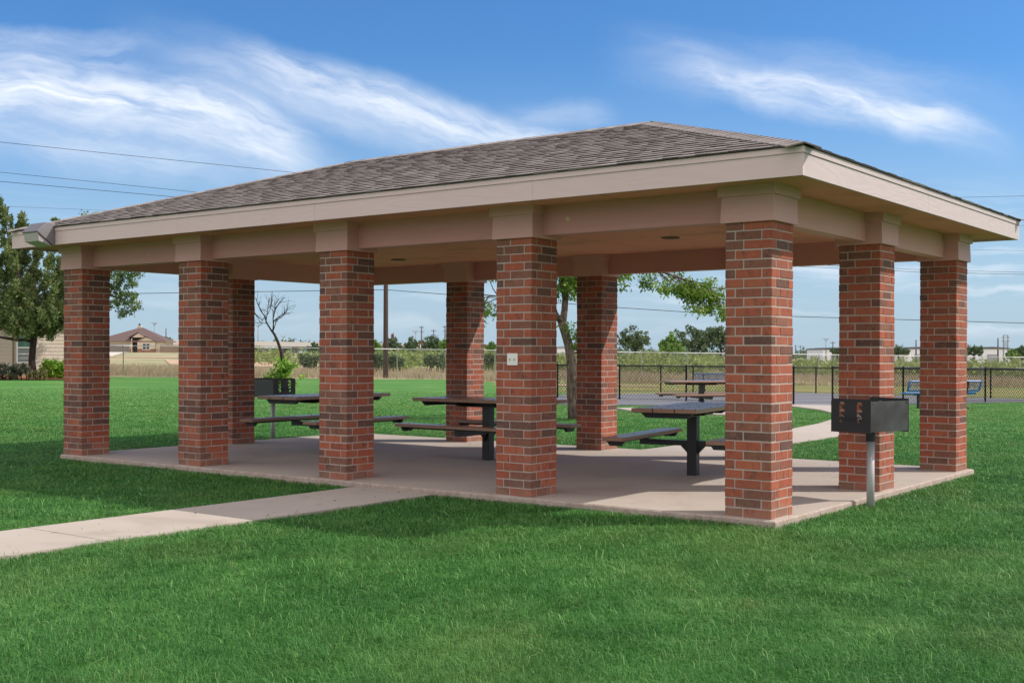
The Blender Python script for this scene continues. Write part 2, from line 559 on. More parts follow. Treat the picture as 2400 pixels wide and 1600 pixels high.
# ------------------------------------------------------------------ object helpers
class MB:
    def __init__(s):
        s.v, s.f, s.m = [], [], []

    def add(s, vs, fs, mi=0):
        k = len(s.v)
        s.v += [tuple(v) for v in vs]
        s.f += [tuple(i + k for i in f) for f in fs]
        s.m += [mi] * len(fs)
        return s

    def box(s, x0, x1, y0, y1, z0, z1, mi=0):
        return s.add([(x, y, z) for z in (z0, z1) for x, y in ((x0, y0), (x1, y0), (x1, y1), (x0, y1))],
                     [(3, 2, 1, 0), (4, 5, 6, 7), (0, 1, 5, 4), (1, 2, 6, 5), (2, 3, 7, 6), (3, 0, 4, 7)], mi)

    def bevbox(s, x0, x1, y0, y1, z0, z1, b, mi=0):
        vs = []
        for sx, X, xi in ((0, x0, x0 + b), (1, x1, x1 - b)):
            for sy, Y, yi in ((0, y0, y0 + b), (1, y1, y1 - b)):
                for sz, Z, zi in ((0, z0, z0 + b), (1, z1, z1 - b)):
                    vs += [(X, yi, zi), (xi, Y, zi), (xi, yi, Z)]
        I = lambda x, y, z, k: ((x * 2 + y) * 2 + z) * 3 + k
        fs = []
        for q in (0, 1):
            a = [I(q, 0, 0, 0), I(q, 1, 0, 0), I(q, 1, 1, 0), I(q, 0, 1, 0)]
            fs.append(a if q else a[::-1])
            a = [I(0, q, 0, 1), I(1, q, 0, 1), I(1, q, 1, 1), I(0, q, 1, 1)]
            fs.append(a[::-1] if q else a)
            a = [I(0, 0, q, 2), I(1, 0, q, 2), I(1, 1, q, 2), I(0, 1, q, 2)]
            fs.append(a if q else a[::-1])
        for p in (0, 1):
            for q in (0, 1):
                fs.append([I(0, p, q, 1), I(1, p, q, 1), I(1, p, q, 2), I(0, p, q, 2)][::(1 if p == q else -1)])
                fs.append([I(p, 0, q, 0), I(p, 1, q, 0), I(p, 1, q, 2), I(p, 0, q, 2)][::(-1 if p == q else 1)])
                fs.append([I(p, q, 0, 0), I(p, q, 1, 0), I(p, q, 1, 1), I(p, q, 0, 1)][::(1 if p == q else -1)])
                for u in (0, 1):
                    k = [I(p, q, u, 0), I(p, q, u, 1), I(p, q, u, 2)]
                    fs.append(k if (p + q + u) % 2 else k[::-1])
        # (edge faces above repeat per corner pair only once)
        return s.add(vs, fs, mi)

    def prism(s, poly, axis, a0, a1, mi=0):
        """extrude a 2-D polygon along an axis (0 x, 1 y, 2 z)"""
        def pt(p, q):
            return ((q, p[0], p[1]), (p[0], q, p[1]), (p[0], p[1], q))[axis]
        n = len(poly)
        vs = [pt(p, a0) for p in poly] + [pt(p, a1) for p in poly]
        fs = [tuple(range(n))[::-1], tuple(range(n, 2 * n))]
        fs += [(i, (i + 1) % n, n + (i + 1) % n, n + i) for i in range(n)]
        return s.add(vs, fs, mi)

    def hexa(s, bot, top, mi=0):
        return s.add(list(bot) + list(top), [(3, 2, 1, 0), (4, 5, 6, 7), (0, 1, 5, 4), (1, 2, 6, 5), (2, 3, 7, 6), (3, 0, 4, 7)], mi)

    def bar(s, p, q, wx_, wz_, mi=0, up=Vector((0, 0, 1))):
        p, q = Vector(p), Vector(q)
        d = (q - p).normalized()
        x = d.cross(up)
        if x.length < 1e-4:
            x = d.cross(Vector((0, 1, 0)))
        x.normalize()
        y = x.cross(d)
        o = [x * wx_ / 2 * i + y * wz_ / 2 * j for i, j in ((-1, -1), (1, -1), (1, 1), (-1, 1))]
        return s.hexa([p + k for k in o], [q + k for k in o], mi)

    def tube(s, pts, rad, n=8, mi=0, cap=True):
        pts = [Vector(p) for p in pts]
        if not hasattr(rad, '__len__'):
            rad = [rad] * len(pts)
        k0 = len(s.v)
        ref = Vector((.31, .77, .55))
        vs, fs = [], []
        for i, p in enumerate(pts):
            d = (pts[min(i + 1, len(pts) - 1)] - pts[max(i - 1, 0)])
            d = d.normalized() if d.length > 1e-9 else Vector((0, 0, 1))
            x = d.cross(ref).normalized()
            y = d.cross(x)
            vs += [p + (x * math.cos(2 * PI * j / n) + y * math.sin(2 * PI * j / n)) * rad[i] for j in range(n)]
        for i in range(len(pts) - 1):
            for j in range(n):
                a, b = i * n + j, i * n + (j + 1) % n
                fs.append((a, b, b + n, a + n))
        if cap:
            fs.append(tuple(range(n))[::-1])
            fs.append(tuple(range((len(pts) - 1) * n, len(pts) * n)))
        return s.add(vs, fs, mi)

    def lathe(s, prof, n=16, c=(0, 0, 0), mi=0):
        vs, fs = [], []
        for r, z in prof:
            vs += [(c[0] + r * math.cos(2 * PI * j / n), c[1] + r * math.sin(2 * PI * j / n), c[2] + z) for j in range(n)]
        for i in range(len(prof) - 1):
            for j in range(n):
                a, b = i * n + j, i * n + (j + 1) % n
                fs.append((a, b, b + n, a + n))
        fs.append(tuple(range(n))[::-1])
        fs.append(tuple(range((len(prof) - 1) * n, len(prof) * n)))
        return s.add(vs, fs, mi)

    def build(s, name, mats, parent=None, smooth=False, tint=None, bevel=0):
        me = bpy.data.meshes.new(name)
        me.from_pydata([tuple(v) for v in s.v], [], s.f)
        mats = mats if isinstance(mats, (list, tuple)) else [mats]
        for q in mats:
            me.materials.append(MATS[q] if isinstance(q, str) else q)
        if len(mats) > 1:
            me.polygons.foreach_set('material_index', s.m)
        if tint is not None:
            a = me.attributes.new('tint', 'FLOAT', 'POINT')
            a.data.foreach_set('value', np.asarray(tint, np.float32))
        me.update()
        if smooth:
            me.polygons.foreach_set('use_smooth', [True] * len(me.polygons))
        o = bpy.data.objects.new(name, me)
        COL.objects.link(o)
        if bevel:
            b = o.modifiers.new('bevel', 'BEVEL')
            b.width = bevel
            b.segments = 2
            b.limit_method = 'ANGLE'
        if parent:
            # meshes of an unrotated, world-built thing are given in world space
            o.parent = parent
        return o


def off(mb, v):
    """move a world-space mesh into the space of a thing whose base stands at v"""
    mb.v = [(p[0] - v[0], p[1] - v[1], p[2] - v[2]) for p in mb.v]
    return mb


def npmesh(name, verts, faces_flat, nper, mat, parent=None, tint=None, smooth=False):
    """fast mesh from numpy arrays; nper = vertices per face (array or int)"""
    me = bpy.data.meshes.new(name)
    nv = len(verts)
    nf = len(faces_flat) // nper if isinstance(nper, int) else len(nper)
    me.vertices.add(nv)
    me.vertices.foreach_set('co', np.asarray(verts, np.float32).ravel())
    me.loops.add(len(faces_flat))
    me.loops.foreach_set('vertex_index', np.asarray(faces_flat, np.int32))
    me.polygons.add(nf)
    if isinstance(nper, int):
        st = np.arange(nf, dtype=np.int32) * nper
    else:
        st = np.concatenate([[0], np.cumsum(nper)[:-1]]).astype(np.int32)
    me.polygons.foreach_set('loop_start', st)
    if tint is not None:
        a = me.attributes.new('tint', 'FLOAT', 'POINT')
        a.data.foreach_set('value', np.asarray(tint, np.float32))
    me.update(calc_edges=True)
    if smooth:
        me.polygons.foreach_set('use_smooth', np.ones(nf, bool))
    me.materials.append(MATS[mat])
    o = bpy.data.objects.new(name, me)
    COL.objects.link(o)
    if parent:
        o.parent = parent
    return o


def tag(o, label=None, cat=None, group=None, kind=None):
    for k, v in (('label', label), ('category', cat), ('group', group), ('kind', kind)):
        if v:
            o[k] = v
    return o


def thing(name, label, cat, loc=(0, 0, 0), rz=0., group=None):
    o = bpy.data.objects.new(name, None)
    COL.objects.link(o)
    o.location = loc
    o.rotation_euler = (0, 0, rz)
    o.empty_display_size = .3
    return tag(o, label, cat, group)


def copy_thing(src, loc, rz, label=None, group=None):
    r = src.copy()
    COL.objects.link(r)
    r.location = loc
    r.rotation_euler = (0, 0, rz)
    if label:
        r['label'] = label
    if group:
        r['group'] = group
    for ch in list(src.children):
        c = ch.copy()
        COL.objects.link(c)
        c.parent = r
        for g in list(ch.children):
            d = g.copy()
            COL.objects.link(d)
            d.parent = c
    return r


def structure(o, label):
    o['kind'] = 'structure'
    o['label'] = label
    return o


# ------------------------------------------------------------------ ground sheets
def sheet(name, As, Ds, mat, off_=0., under=None):
    """terrain-following grid; As is an array (len Ds, n) of sideways metres"""
    nD, nA = As.shape
    DD = np.repeat(Ds[:, None], nA, 1)
    X, Y = wxy(As, DD)
    Z = terr_aD(As, DD) + off_
    if under is not None:
        Z = Z + under(As, DD)
    v = np.stack([X, Y, Z], -1).reshape(-1, 3)
    i = np.arange((nD - 1) * (nA - 1))
    a = (i // (nA - 1)) * nA + i % (nA - 1)
    f = np.stack([a, a + 1, a + nA + 1, a + nA], 1).ravel()
    return npmesh(name, v, f, 4, mat, smooth=True)


def lawn_far(a):
    """where the mown lawn stops, metres along the view line"""
    a = np.asarray(a, float)
    left = 69.0 + (a + 23) * .19
    return np.where(a < -3, left, np.where(a < 3, left + (47 - left) * ss((a + 3) / 6), 46.))


Dg = np.concatenate([np.linspace(-60, 8, 18), np.arange(10, 130, 2.), np.geomspace(132, 3000, 40)])
ag = np.concatenate([-np.geomspace(64, 2500, 24)[::-1], np.arange(-60, 61, 3.), np.geomspace(64, 2500, 24)])
g = sheet('ground', np.repeat(ag[None, :], len(Dg), 0), Dg, 'field_soil', 0.,
          lambda A, D: np.where((D < lawn_far(A) - 1.5) & (D > -55) & (np.abs(A) < 70), -.05, 0.))
structure(g, 'dry straw coloured field reaching to the horizon')
s01 = np.linspace(0, 1, 110)
tl = np.concatenate([np.linspace(-50, 4, 20), np.arange(5, 30, .5)])
asl = np.linspace(-62, 48, 140)
# rows stretch so that the far edge follows the fence line and the court
tt = np.concatenate([np.linspace(0, .5, 30), np.linspace(.51, 1, 80)])
AA = np.repeat(asl[None, :], len(tt), 0)
DD = -50 + tt[:, None] * (lawn_far(asl)[None, :] + 50)
X, Y = wxy(AA, DD)
v = np.stack([X, Y, terr_aD(AA, DD)], -1).reshape(-1, 3)
nA = len(asl)
i = np.arange((len(tt) - 1) * (nA - 1))
q = (i // (nA - 1)) * nA + i % (nA - 1)
lawn = npmesh('lawn', v, np.stack([q, q + 1, q + nA + 1, q + nA], 1).ravel(), 4, 'lawn_soil', smooth=True)
structure(lawn, 'mown green lawn around the pavilion')

# ------------------------------------------------------------------ pavilion dimensions
S, D1, D2, HC = .4326, 2.5083, 2.5862, 2.54
X0, X1 = -4 * D1 - S, 0.0
Y0, Y1 = 0.0, 2 * D2 + S
OV = .48


def slab_mb(x0, x1, y0, y1, z0, z1, name, label):
    mb = MB()
    # broken, slightly uneven edge
    rnd_ = random.Random(name)
    n = 60
    per = []
    for k in range(n):
        per.append((x0 + (x1 - x0) * k / n, y0))
    for k in range(n // 2):
        per.append((x1, y0 + (y1 - y0) * k / (n // 2)))
    for k in range(n):
        per.append((x1 + (x0 - x1) * k / n, y1))
    for k in range(n // 2):
        per.append((x0, y1 + (y0 - y1) * k / (n // 2)))
    top, mid, bot = [], [], []
    cx, cy = (x0 + x1) / 2, (y0 + y1) / 2
    for x, y in per:
        j = rnd_.uniform(0, .002)
        sx, sy = (1 if x > cx else -1), (1 if y > cy else -1)
        ex = abs(abs(x - cx) - (x1 - x0) / 2) < 1e-6
        ey = abs(abs(y - cy) - (y1 - y0) / 2) < 1e-6
        top.append((x - sx * ex * (.014 + j), y - sy * ey * (.014 + j), z1))
        mid.append((x - sx * ex * j * .4, y - sy * ey * j * .4, z1 - .012 - j))
        bot.append((x, y, z0))
    N = len(per)
    vs = top + mid + bot
    fs = [tuple(range(N))]
    mb.add(vs, fs, 0)
    mb.f += [(i, (i + 1) % N, N + (i + 1) % N, N + i)[::-1] for i in range(N)]
    mb.f += [(N + i, N + (i + 1) % N, 2 * N + (i + 1) % N, 2 * N + i)[::-1] for i in range(N)]
    mb.m += [1] * (2 * N)
    return structure(mb.build(name, ['concrete', 'concrete_edge']), label)


slab_mb(X0 - .006, X1 + .06, -.045, Y1 + .10, -.20, 0., 'patio_slab', 'concrete floor slab under the pavilion')


def strip(name, label, left, right, mat='concrete', off_=.03, joints=None, thick=.12):
    """paving strip between two polylines of world x,y points"""
    mb = MB()
    n = len(left)
    z = lambda p: float(terr(p[0], p[1])) + off_
    top = [(*p, z(p)) for p in left] + [(*p, z(p)) for p in right]
    bot = [(x, y, q - thick) for x, y, q in top]
    vs = top + bot
    fs = []
    for i in range(n - 1):
        fs.append((i, n + i, n + i + 1, i + 1))
        fs.append((2 * n + i, i, i + 1, 2 * n + i + 1))
        fs.append((n + i, 3 * n + i, 3 * n + i + 1, n + i + 1))
    fs.append((0, 2 * n, 3 * n, n))
    fs.append((n - 1, 2 * n - 1, 4 * n - 1, 3 * n - 1))
    mb.add(vs, fs)
    return structure(mb.build(name, mat), label)


# front walk: separate flags with open joints between them
ys = [-.075, -2.475, -2.49, -3.92, -3.932, -5.40, -5.412, -6.9, -6.912, -8.4, -8.412, -9.9]
for k in range(0, len(ys), 2):
    ya, yb = ys[k], ys[k + 1]
    strip('path', 'concrete walkway flag in front of the pavilion', [(-4.77, ya), (-4.77, (ya + yb) / 2), (-4.77, yb)],
          [(-3.66, ya), (-3.66, (ya + yb) / 2), (-3.66, yb)], off_=.045)
# walk behind the pavilion, curving to the court gate
L_ = [(-4.93, 5.72), (-4.95, 7.8), (-5.08, 10.), (-5.29, 12.5), (-5.62, 14.6), (-6.2, 17.), (-7.1, 19.3), (-8.3, 21.3), (-9.95, 23.35), (-11.2, 24.6)]
R_ = [(-3.62, 5.72), (-3.63, 8.), (-3.72, 10.), (-3.86, 12.2), (-4.2, 14.6), (-4.75, 17.1), (-5.7, 19.9), (-6.9, 22.2), (-8.5, 24.4), (-9.2, 25.6)]


def densify(P, n=4):
    out_ = []
    for a, b in zip(P[:-1], P[1:]):
        for k in range(n):
            out_.append((a[0] + (b[0] - a[0]) * k / n, a[1] + (b[1] - a[1]) * k / n))
    return out_ + [P[-1]]


strip('back_path', 'curved concrete walkway from the pavilion to the court gate', densify(L_), densify(R_), off_=.04)
PAD = [(-13.1, 18.5), (-11.6, 17.05), (-8.9, 16.9), (-8.1, 18.2), (-9.3, 20.0), (-11.5, 20.6)]
mb = MB()
zp = [float(terr(*p)) + .045 for p in PAD]
mb.add([(*p, z) for p, z in zip(PAD, zp)] + [(*p, z - .15) for p, z in zip(PAD, zp)],
       [tuple(range(6))] + [(i, i + 6, (i + 1) % 6 + 6, (i + 1) % 6) for i in range(6)])
structure(mb.build('table_pad', 'concrete'), 'small concrete pad under the sunlit picnic table')

# sport court
CG, CR, CF, CL = (9.2, 35.4), (21.5, 43.9), (12.0, 54.2), (.5, 44.6)
mb = MB()
n = 14
vs = []
for i in range(n + 1):
    for j in range(n + 1):
        p = [(1 - i / n) * ((1 - j / n) * CG[k] + j / n * CR[k]) + i / n * ((1 - j / n) * CL[k] + j / n * CF[k]) for k in (0, 1)]
        vs.append(gp(p[0], p[1], .02))
mb.add(vs, [(i * (n + 1) + j, i * (n + 1) + j + 1, (i + 1) * (n + 1) + j + 1, (i + 1) * (n + 1) + j) for i in range(n) for j in range(n)])
structure(mb.build('court', 'asphalt'), 'grey asphalt sport court inside the black fence')
# asphalt apron outside the left fence
mb = MB()
ap = [(2.6, 35.4), (8.9, 35.2), (9.2, 35.6), (3., 42.2), (.9, 43.6), (.7, 36.)]
mb.add([gp(a, D, .022) for a, D in ap], [tuple(range(len(ap)))])
structure(mb.build('court_apron', 'asphalt'), 'grey asphalt apron outside the court fence')
mb = MB()


def court_pt(i, j):
    p = [(1 - i) * ((1 - j) * CG[k] + j * CR[k]) + i * ((1 - j) * CL[k] + j * CF[k]) for k in (0, 1)]
    return gp(p[0], p[1], .032)


for (i0, j0, i1, j1) in ((.08, .06, .92, .06), (.08, .94, .92, .94), (.08, .06, .08, .94), (.92, .06, .92, .94), (.5, .06, .5, .94), (.3, .06, .3, .94), (.7, .06, .7, .94)):
    for k in range(10):
        a = court_pt(i0 + (i1 - i0) * k / 10, j0 + (j1 - j0) * k / 10)
        b = court_pt(i0 + (i1 - i0) * (k + 1) / 10, j0 + (j1 - j0) * (k + 1) / 10)
        d = (b - a).normalized()
        nrm = Vector((-d.y, d.x, 0)) * .035
        mb.add([a - nrm, b - nrm, b + nrm, a + nrm], [(0, 1, 2, 3)])
structure(mb.build('court_lines', 'line_paint'), 'white painted lines on the court')


def patch(name, label, mat, pts, off_, n=10):
    """four-cornered terrain patch from (a, D) corners"""
    mb = MB()
    vs = []
    for i in range(n + 1):
        for j in range(n + 1):
            p = [(1 - i / n) * ((1 - j / n) * pts[0][k] + j / n * pts[1][k]) + i / n * ((1 - j / n) * pts[3][k] + j / n * pts[2][k]) for k in (0, 1)]
            vs.append(gp(p[0], p[1], off_))
    mb.add(vs, [(i * (n + 1) + j, i * (n + 1) + j + 1, (i + 1) * (n + 1) + j + 1, (i + 1) * (n + 1) + j) for i in range(n) for j in range(n)])
    return structure(mb.build(name, mat), label)


patch('dirt_bank', 'strip of bare orange dirt below the far house', 'dirt', [(-60, 163), (-42, 163), (-44, 171), (-62, 171)], .05)
patch('driveway', 'pale concrete driveway of the far house', 'drive_concrete', [(-72, 172), (-58, 172), (-79.5, 246), (-94, 246)], .07)
patch('dirt_track', 'patch of bare reddish dirt in the field behind the court', 'dirt', [(-1, 60), (8, 62), (7.6, 63.5), (-.5, 62.5)], .03)
patch('mulch_bed', 'reddish mulch bed under the hedges on the left', 'mulch', [(-36, 58.), (-22.9, 60.6), (-24.5, 66), (-36, 66)], .06)
patch('dirt_slope', 'bare reddish slope below the far highway', 'dirt', [(-34, 118), (-22, 118), (-26, 150), (-44, 150)], .06)

# ------------------------------------------------------------------ the pavilion
PB = Vector(((X0 + X1) / 2, (Y0 + Y1) / 2, 0))
pav = thing('pavilion', 'open brick picnic pavilion with hipped grey shingle roof on twelve brick columns', 'pavilion', PB)


def ppart(mb, name, mat, parent=None, **kw):
    return off(mb, PB).build(name, mat, parent or pav, **kw)


def brick_column(x, y, seed, dark):
    """x,y = front right corner of the shaft"""
    rn = random.Random(seed)
    mb = MB()
    x0, x1, y0, y1 = x - S, x, y, y + S
    cs = HC / 31
    j = .0105
    bw = .088
    ins = .0035
    mb.box(x0 + ins, x1 - ins, y0 + ins, y1 - ins, -.004, HC + .01, 1)
    for k in range(31):
        z0, z1 = k * cs + j / 2, (k + 1) * cs - j / 2
        a = S * .395
        rot = k % 2
        L = []
        for side in (0, 1):
            # two full rows on opposite sides ...
            L.append((0, a - j / 2, side))
            L.append((a + j / 2, S, side))
        segs = []
        for (u0, u1, side) in L:
            if side == 0:
                segs.append((u0, u1, 0, bw))
            else:
                segs.append((S - u1, S - u0, S - bw, S))
        # ... and one stretcher between them on each of the other two
        segs.append((0, bw, bw + j, S - bw - j))
        segs.append((S - bw, S, bw + j, S - bw - j))
        for (u0, u1, v0, v1) in segs:
            d = rn.uniform(-.0022, .0026)
            e = rn.uniform(-.0016, .0016)
            if rot:
                u0, u1, v0, v1 = v0, v1, S - u1, S - u0
            b0 = [x0 + u0, x0 + u1, y0 + v0, y0 + v1]
            # push outer faces in or out a hair, so the courses are not ruler-flat
            if u0 < .001: b0[0] -= d
            if u1 > S - .001: b0[1] += d
            if v0 < .001: b0[2] -= d
            if v1 > S - .001: b0[3] += d
            mb.bevbox(*b0, z0 + e, z1 + e, .0035, 0)
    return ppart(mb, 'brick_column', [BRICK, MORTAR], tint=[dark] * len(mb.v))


def capital(x, y, col):
    mb = MB()
    x0, x1, y0, y1 = x - S, x, y, y + S

    def ring(e, z):
        return [(x0 - e, y0 - e, z), (x1 + e, y0 - e, z), (x1 + e, y1 + e, z), (x0 - e, y1 + e, z)]
    mb.hexa(ring(.034, 2.528), ring(.026, 2.757))
    mb.hexa(ring(.050, 2.752), ring(.054, 2.846))
    mb.box(x0 + .05, x1 - .05, y0 + .05, y1 - .05, 2.523, 2.53)
    o = ppart(mb, 'capital', 'trim_paint', col, bevel=.003)
    return o


cols = {}
pos_list = [(i, 0) for i in range(5)] + [(i, 2) for i in range(5)] + [(0, 1), (4, 1)]
for i, jj in pos_list:
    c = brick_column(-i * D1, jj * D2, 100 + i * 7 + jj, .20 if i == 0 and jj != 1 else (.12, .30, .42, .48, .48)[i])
    capital(-i * D1, jj * D2, c)
    cols[(i, jj)] = c

# switch plate on the second front column
mb = MB()
mb.bevbox(-2.797, -2.668, -.014, -.0005, 1.283, 1.402, .004, 0)
for tx in (-2.760, -2.705):
    mb.box(tx - .009, tx + .009, -.0165, -.013, 1.327, 1.358, 1)
    mb.prism([(-.0165, 1.333), (-.0165, 1.348), (-.026, 1.352), (-.026, 1.345)], 0, tx - .0055, tx + .0055, 1)
off(mb, PB).build('switch_plate', ['white_plastic', 'toggle_ivory'], cols[(1, 0)])

# beams between the columns, recessed behind the capitals
BZ0, BZ1 = 2.556, 2.848
for (nm, b, mt) in (('beam', (X0 + .09, X1 - .09, .14, .29), 'beam_paint'), ('beam', (X0 + .09, X1 - .09, Y1 - .29, Y1 - .14), 'beam_paint')):
    mb = MB()
    mb.box(b[0], b[1], b[2], b[3], BZ0, BZ1)
    ppart(mb, nm, mt, bevel=.004)
for b in ((X1 - .29, X1 - .14, .292, Y1 - .292), (X0 + .14, X0 + .29, .292, Y1 - .292)):
    mb = MB()
    mb.box(b[0], b[1], b[2], b[3], BZ0 + .002, BZ1)
    ppart(mb, 'beam', 'beam_paint_end', bevel=.004)

# soffit and ceiling board (one painted plywood deck)
mb = MB()
ex0, ex1, ey0, ey1 = X0 - OV, X1 + OV, Y0 - OV, Y1 + OV
mb.box(ex0 + .02, ex1 - .02, ey0 + .02, ey1 - .02, 2.842, 2.858)
ppart(mb, 'ceiling', CEIL)
for lx, ly in ((-3.0, 3.6), (-5.6, 4.3), (-8.1, 1.7), (-3.0, 1.7), (-8.1, 4.2)):
    mb = MB()
    mb.lathe([(.115, 2.8405), (.118, 2.834), (.098, 2.832), (.09, 2.838), (.0, 2.839)], 20, (lx, ly, 0))
    rl = ppart(mb, 'recessed_light', 'recess_dark', smooth=False)

# fascia: wide board with a narrow trim strip standing proud on top
FZ0, FZ1, FZM = 2.812, 3.040, 2.992
fb = .028
for (a0, a1, b0, b1, mt) in ((ex0, ex1, ey0, ey0 + fb, 'fascia_paint'), (ex0, ex1, ey1 - fb, ey1, 'fascia_paint'),
                             (ex1 - fb, ex1, ey0 + fb, ey1 - fb, 'fascia_paint_end'), (ex0, ex0 + fb, ey0 + fb, ey1 - fb, 'fascia_paint_end')):
    mb = MB()
    longx = (a1 - a0) > (b1 - b0)
    cuts = [0, .315, .518, .77, 1] if longx else [0, .47, 1]
    jg = .0012
    for q0, q1 in zip(cuts[:-1], cuts[1:]):
        if longx:
            mb.box(a0 + (a1 - a0) * q0 + jg * (q0 > 0), a0 + (a1 - a0) * q1 - jg * (q1 < 1), b0, b1, FZ0, FZM - .002)
        else:
            mb.box(a0, a1, b0 + (b1 - b0) * q0 + jg * (q0 > 0), b0 + (b1 - b0) * q1 - jg * (q1 < 1), FZ0, FZM - .002)
    f = ppart(mb, 'fascia', mt)
    mb = MB()
    e = .010
    if longx:
        s_ = -1 if b0 < 0 else 1
        mb.box(a0 - e, a1 + e, b0 + (s_ < 0) * -e, b1 + (s_ > 0) * e, FZM, FZ1)
    else:
        s_ = -1 if a0 < -1 else 1
        mb.box(a0 + (s_ < 0) * -e, a1 + (s_ > 0) * e, b0, b1, FZM, FZ1)
    off(mb, PB).build('fascia_trim', mt, f)

# roof: solid hip under courses of laminated shingles
RZ0, RISE = 3.046, (4.115 - 3.055) / 3.283
rx0, rx1, ry0, ry1 = ex0 - .014, ex1 + .014, ey0 - .014, ey1 + .014
HW = (ry1 - ry0) / 2
ZR = RZ0 + RISE * HW
yr = (ry0 + ry1) / 2
mb = MB()
A, B, C_, D_ = (rx0, ry0, RZ0), (rx1, ry0, RZ0), (rx1, ry1, RZ0), (rx0, ry1, RZ0)
E_, F_ = (rx0 + HW, yr, ZR), (rx1 - HW, yr, ZR)
mb.add([A, B, C_, D_, E_, F_], [(0, 1, 5, 4), (1, 2, 5), (2, 3, 4, 5), (3, 0, 4), (3, 2, 1, 0)])
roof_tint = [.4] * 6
rn = random.Random(5)
EXPO = .1455


def shingle_plane(p0, along, inward, length, hip):
    """courses on one roof plane: p0 the eave corner, hip = run lost per metre at each end"""
    al = Vector(along)
    inn = Vector(inward)
    sl_ = math.sqrt(1 + RISE * RISE)
    upv = (inn + Vector((0, 0, RISE))) / sl_
    nrm = (Vector((0, 0, 1)) - inn * RISE).normalized()
    n = int(HW * sl_ / EXPO)
    P0 = Vector(p0)
    for k in range(-0, n + 1):
        s0 = k * EXPO - .012
        s1 = min((k + 1) * EXPO + .02, HW * sl_ - .01)
        run0 = max(s0, 0) / sl_
        u = run0 + rn.uniform(-.25, 0)
        end = length - run0
        thick = False
        wav = 0
        while u < end:
            wdt = rn.choice((.12, .15, .19, .22, .27, .33)) * rn.uniform(.85, 1.15)
            thick = not thick
            ua, ub = max(u, run0 - .004), min(u + wdt, end + .004)
            u += wdt
            if ub - ua < .015:
                continue
            t0 = .018 if thick else .0145
            drop = rn.uniform(-.0012, .0012)
            sm = s0 + (s1 - .02 - s0) * .84
            tm = t0 - (t0 - .004) * (sm - s0) / (s1 - s0)
            # tabs are cut along the hip lines
            r1, r2 = max(sm, 0) / sl_, max(s1, 0) / sl_
            um = [min(max(q_, r1 - .004), length - r1 + .004) for q_ in (ua, ub)]
            ut = [min(max(q_, r2 - .004), length - r2 + .004) for q_ in (ua, ub)]
            if ut[1] - ut[0] < .002 and um[1] - um[0] < .002:
                continue
            e = [P0 + al * ua, P0 + al * ub]
            em = [P0 + al * q_ for q_ in um]
            et = [P0 + al * q_ for q_ in ut]
            k0 = len(mb.v)
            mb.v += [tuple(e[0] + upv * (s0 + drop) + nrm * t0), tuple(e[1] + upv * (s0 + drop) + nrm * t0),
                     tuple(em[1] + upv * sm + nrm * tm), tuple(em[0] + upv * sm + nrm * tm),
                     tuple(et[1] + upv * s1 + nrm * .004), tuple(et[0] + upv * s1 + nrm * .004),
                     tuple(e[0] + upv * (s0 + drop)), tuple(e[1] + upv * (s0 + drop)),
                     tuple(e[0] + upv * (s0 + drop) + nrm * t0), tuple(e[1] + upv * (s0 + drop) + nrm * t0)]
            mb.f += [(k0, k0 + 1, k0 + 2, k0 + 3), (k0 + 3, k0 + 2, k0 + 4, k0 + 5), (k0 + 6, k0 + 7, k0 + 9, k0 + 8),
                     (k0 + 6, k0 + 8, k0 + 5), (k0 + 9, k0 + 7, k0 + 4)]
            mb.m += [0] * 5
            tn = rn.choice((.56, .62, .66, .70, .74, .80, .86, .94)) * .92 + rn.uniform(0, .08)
            lt = rn.choice((0., 0., .02, .12, .35))  # dark asphalt butt edge, also painting in the shade along each course
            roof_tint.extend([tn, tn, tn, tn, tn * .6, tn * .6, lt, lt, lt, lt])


shingle_plane(A, (1, 0, 0), (0, 1, 0), rx1 - rx0, 1)
shingle_plane(B, (0, 1, 0), (-1, 0, 0), ry1 - ry0, 1)
shingle_plane(C_, (-1, 0, 0), (0, -1, 0), rx1 - rx0, 1)
shingle_plane(D_, (0, -1, 0), (1, 0, 0), ry1 - ry0, 1)
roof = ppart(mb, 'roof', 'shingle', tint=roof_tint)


def cap_run(p, q, n1, n2, name):
    """overlapping folded cap shingles along a hip or the ridge"""
    global_mb = MB()
    tint = []
    p, q = Vector(p), Vector(q)
    L = (q - p).length
    d = (q - p) / L
    n = max(2, int(L / .14))
    w1 = Vector(n1).normalized()
    w2 = Vector(n2).normalized()
    for k in range(n):
        a = p + d * (L * k / n - .01)
        b = p + d * min(L * (k + 1) / n + .05, L + .02)
        lift0, lift1 = Vector((0, 0, .025)), Vector((0, 0, .019))
        wd = .15
        vs = [a + lift0 + w1 * wd - Vector((0, 0, .006)), a + lift0 + Vector((0, 0, .004)), a + lift0 + w2 * wd - Vector((0, 0, .006)),
              b + lift1 + w1 * wd, b + lift1, b + lift1 + w2 * wd]
        vs += [x - Vector((0, 0, .014)) for x in vs[:3]]
        global_mb.add(vs, [(0, 1, 4, 3), (1, 2, 5, 4), (6, 7, 1, 0), (7, 8, 2, 1), (6, 0, 3), (2, 8, 5)])
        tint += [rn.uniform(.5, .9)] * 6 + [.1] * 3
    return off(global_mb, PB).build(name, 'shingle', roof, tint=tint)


def along_slope(v):
    return v


sq = 1 / math.sqrt(2)


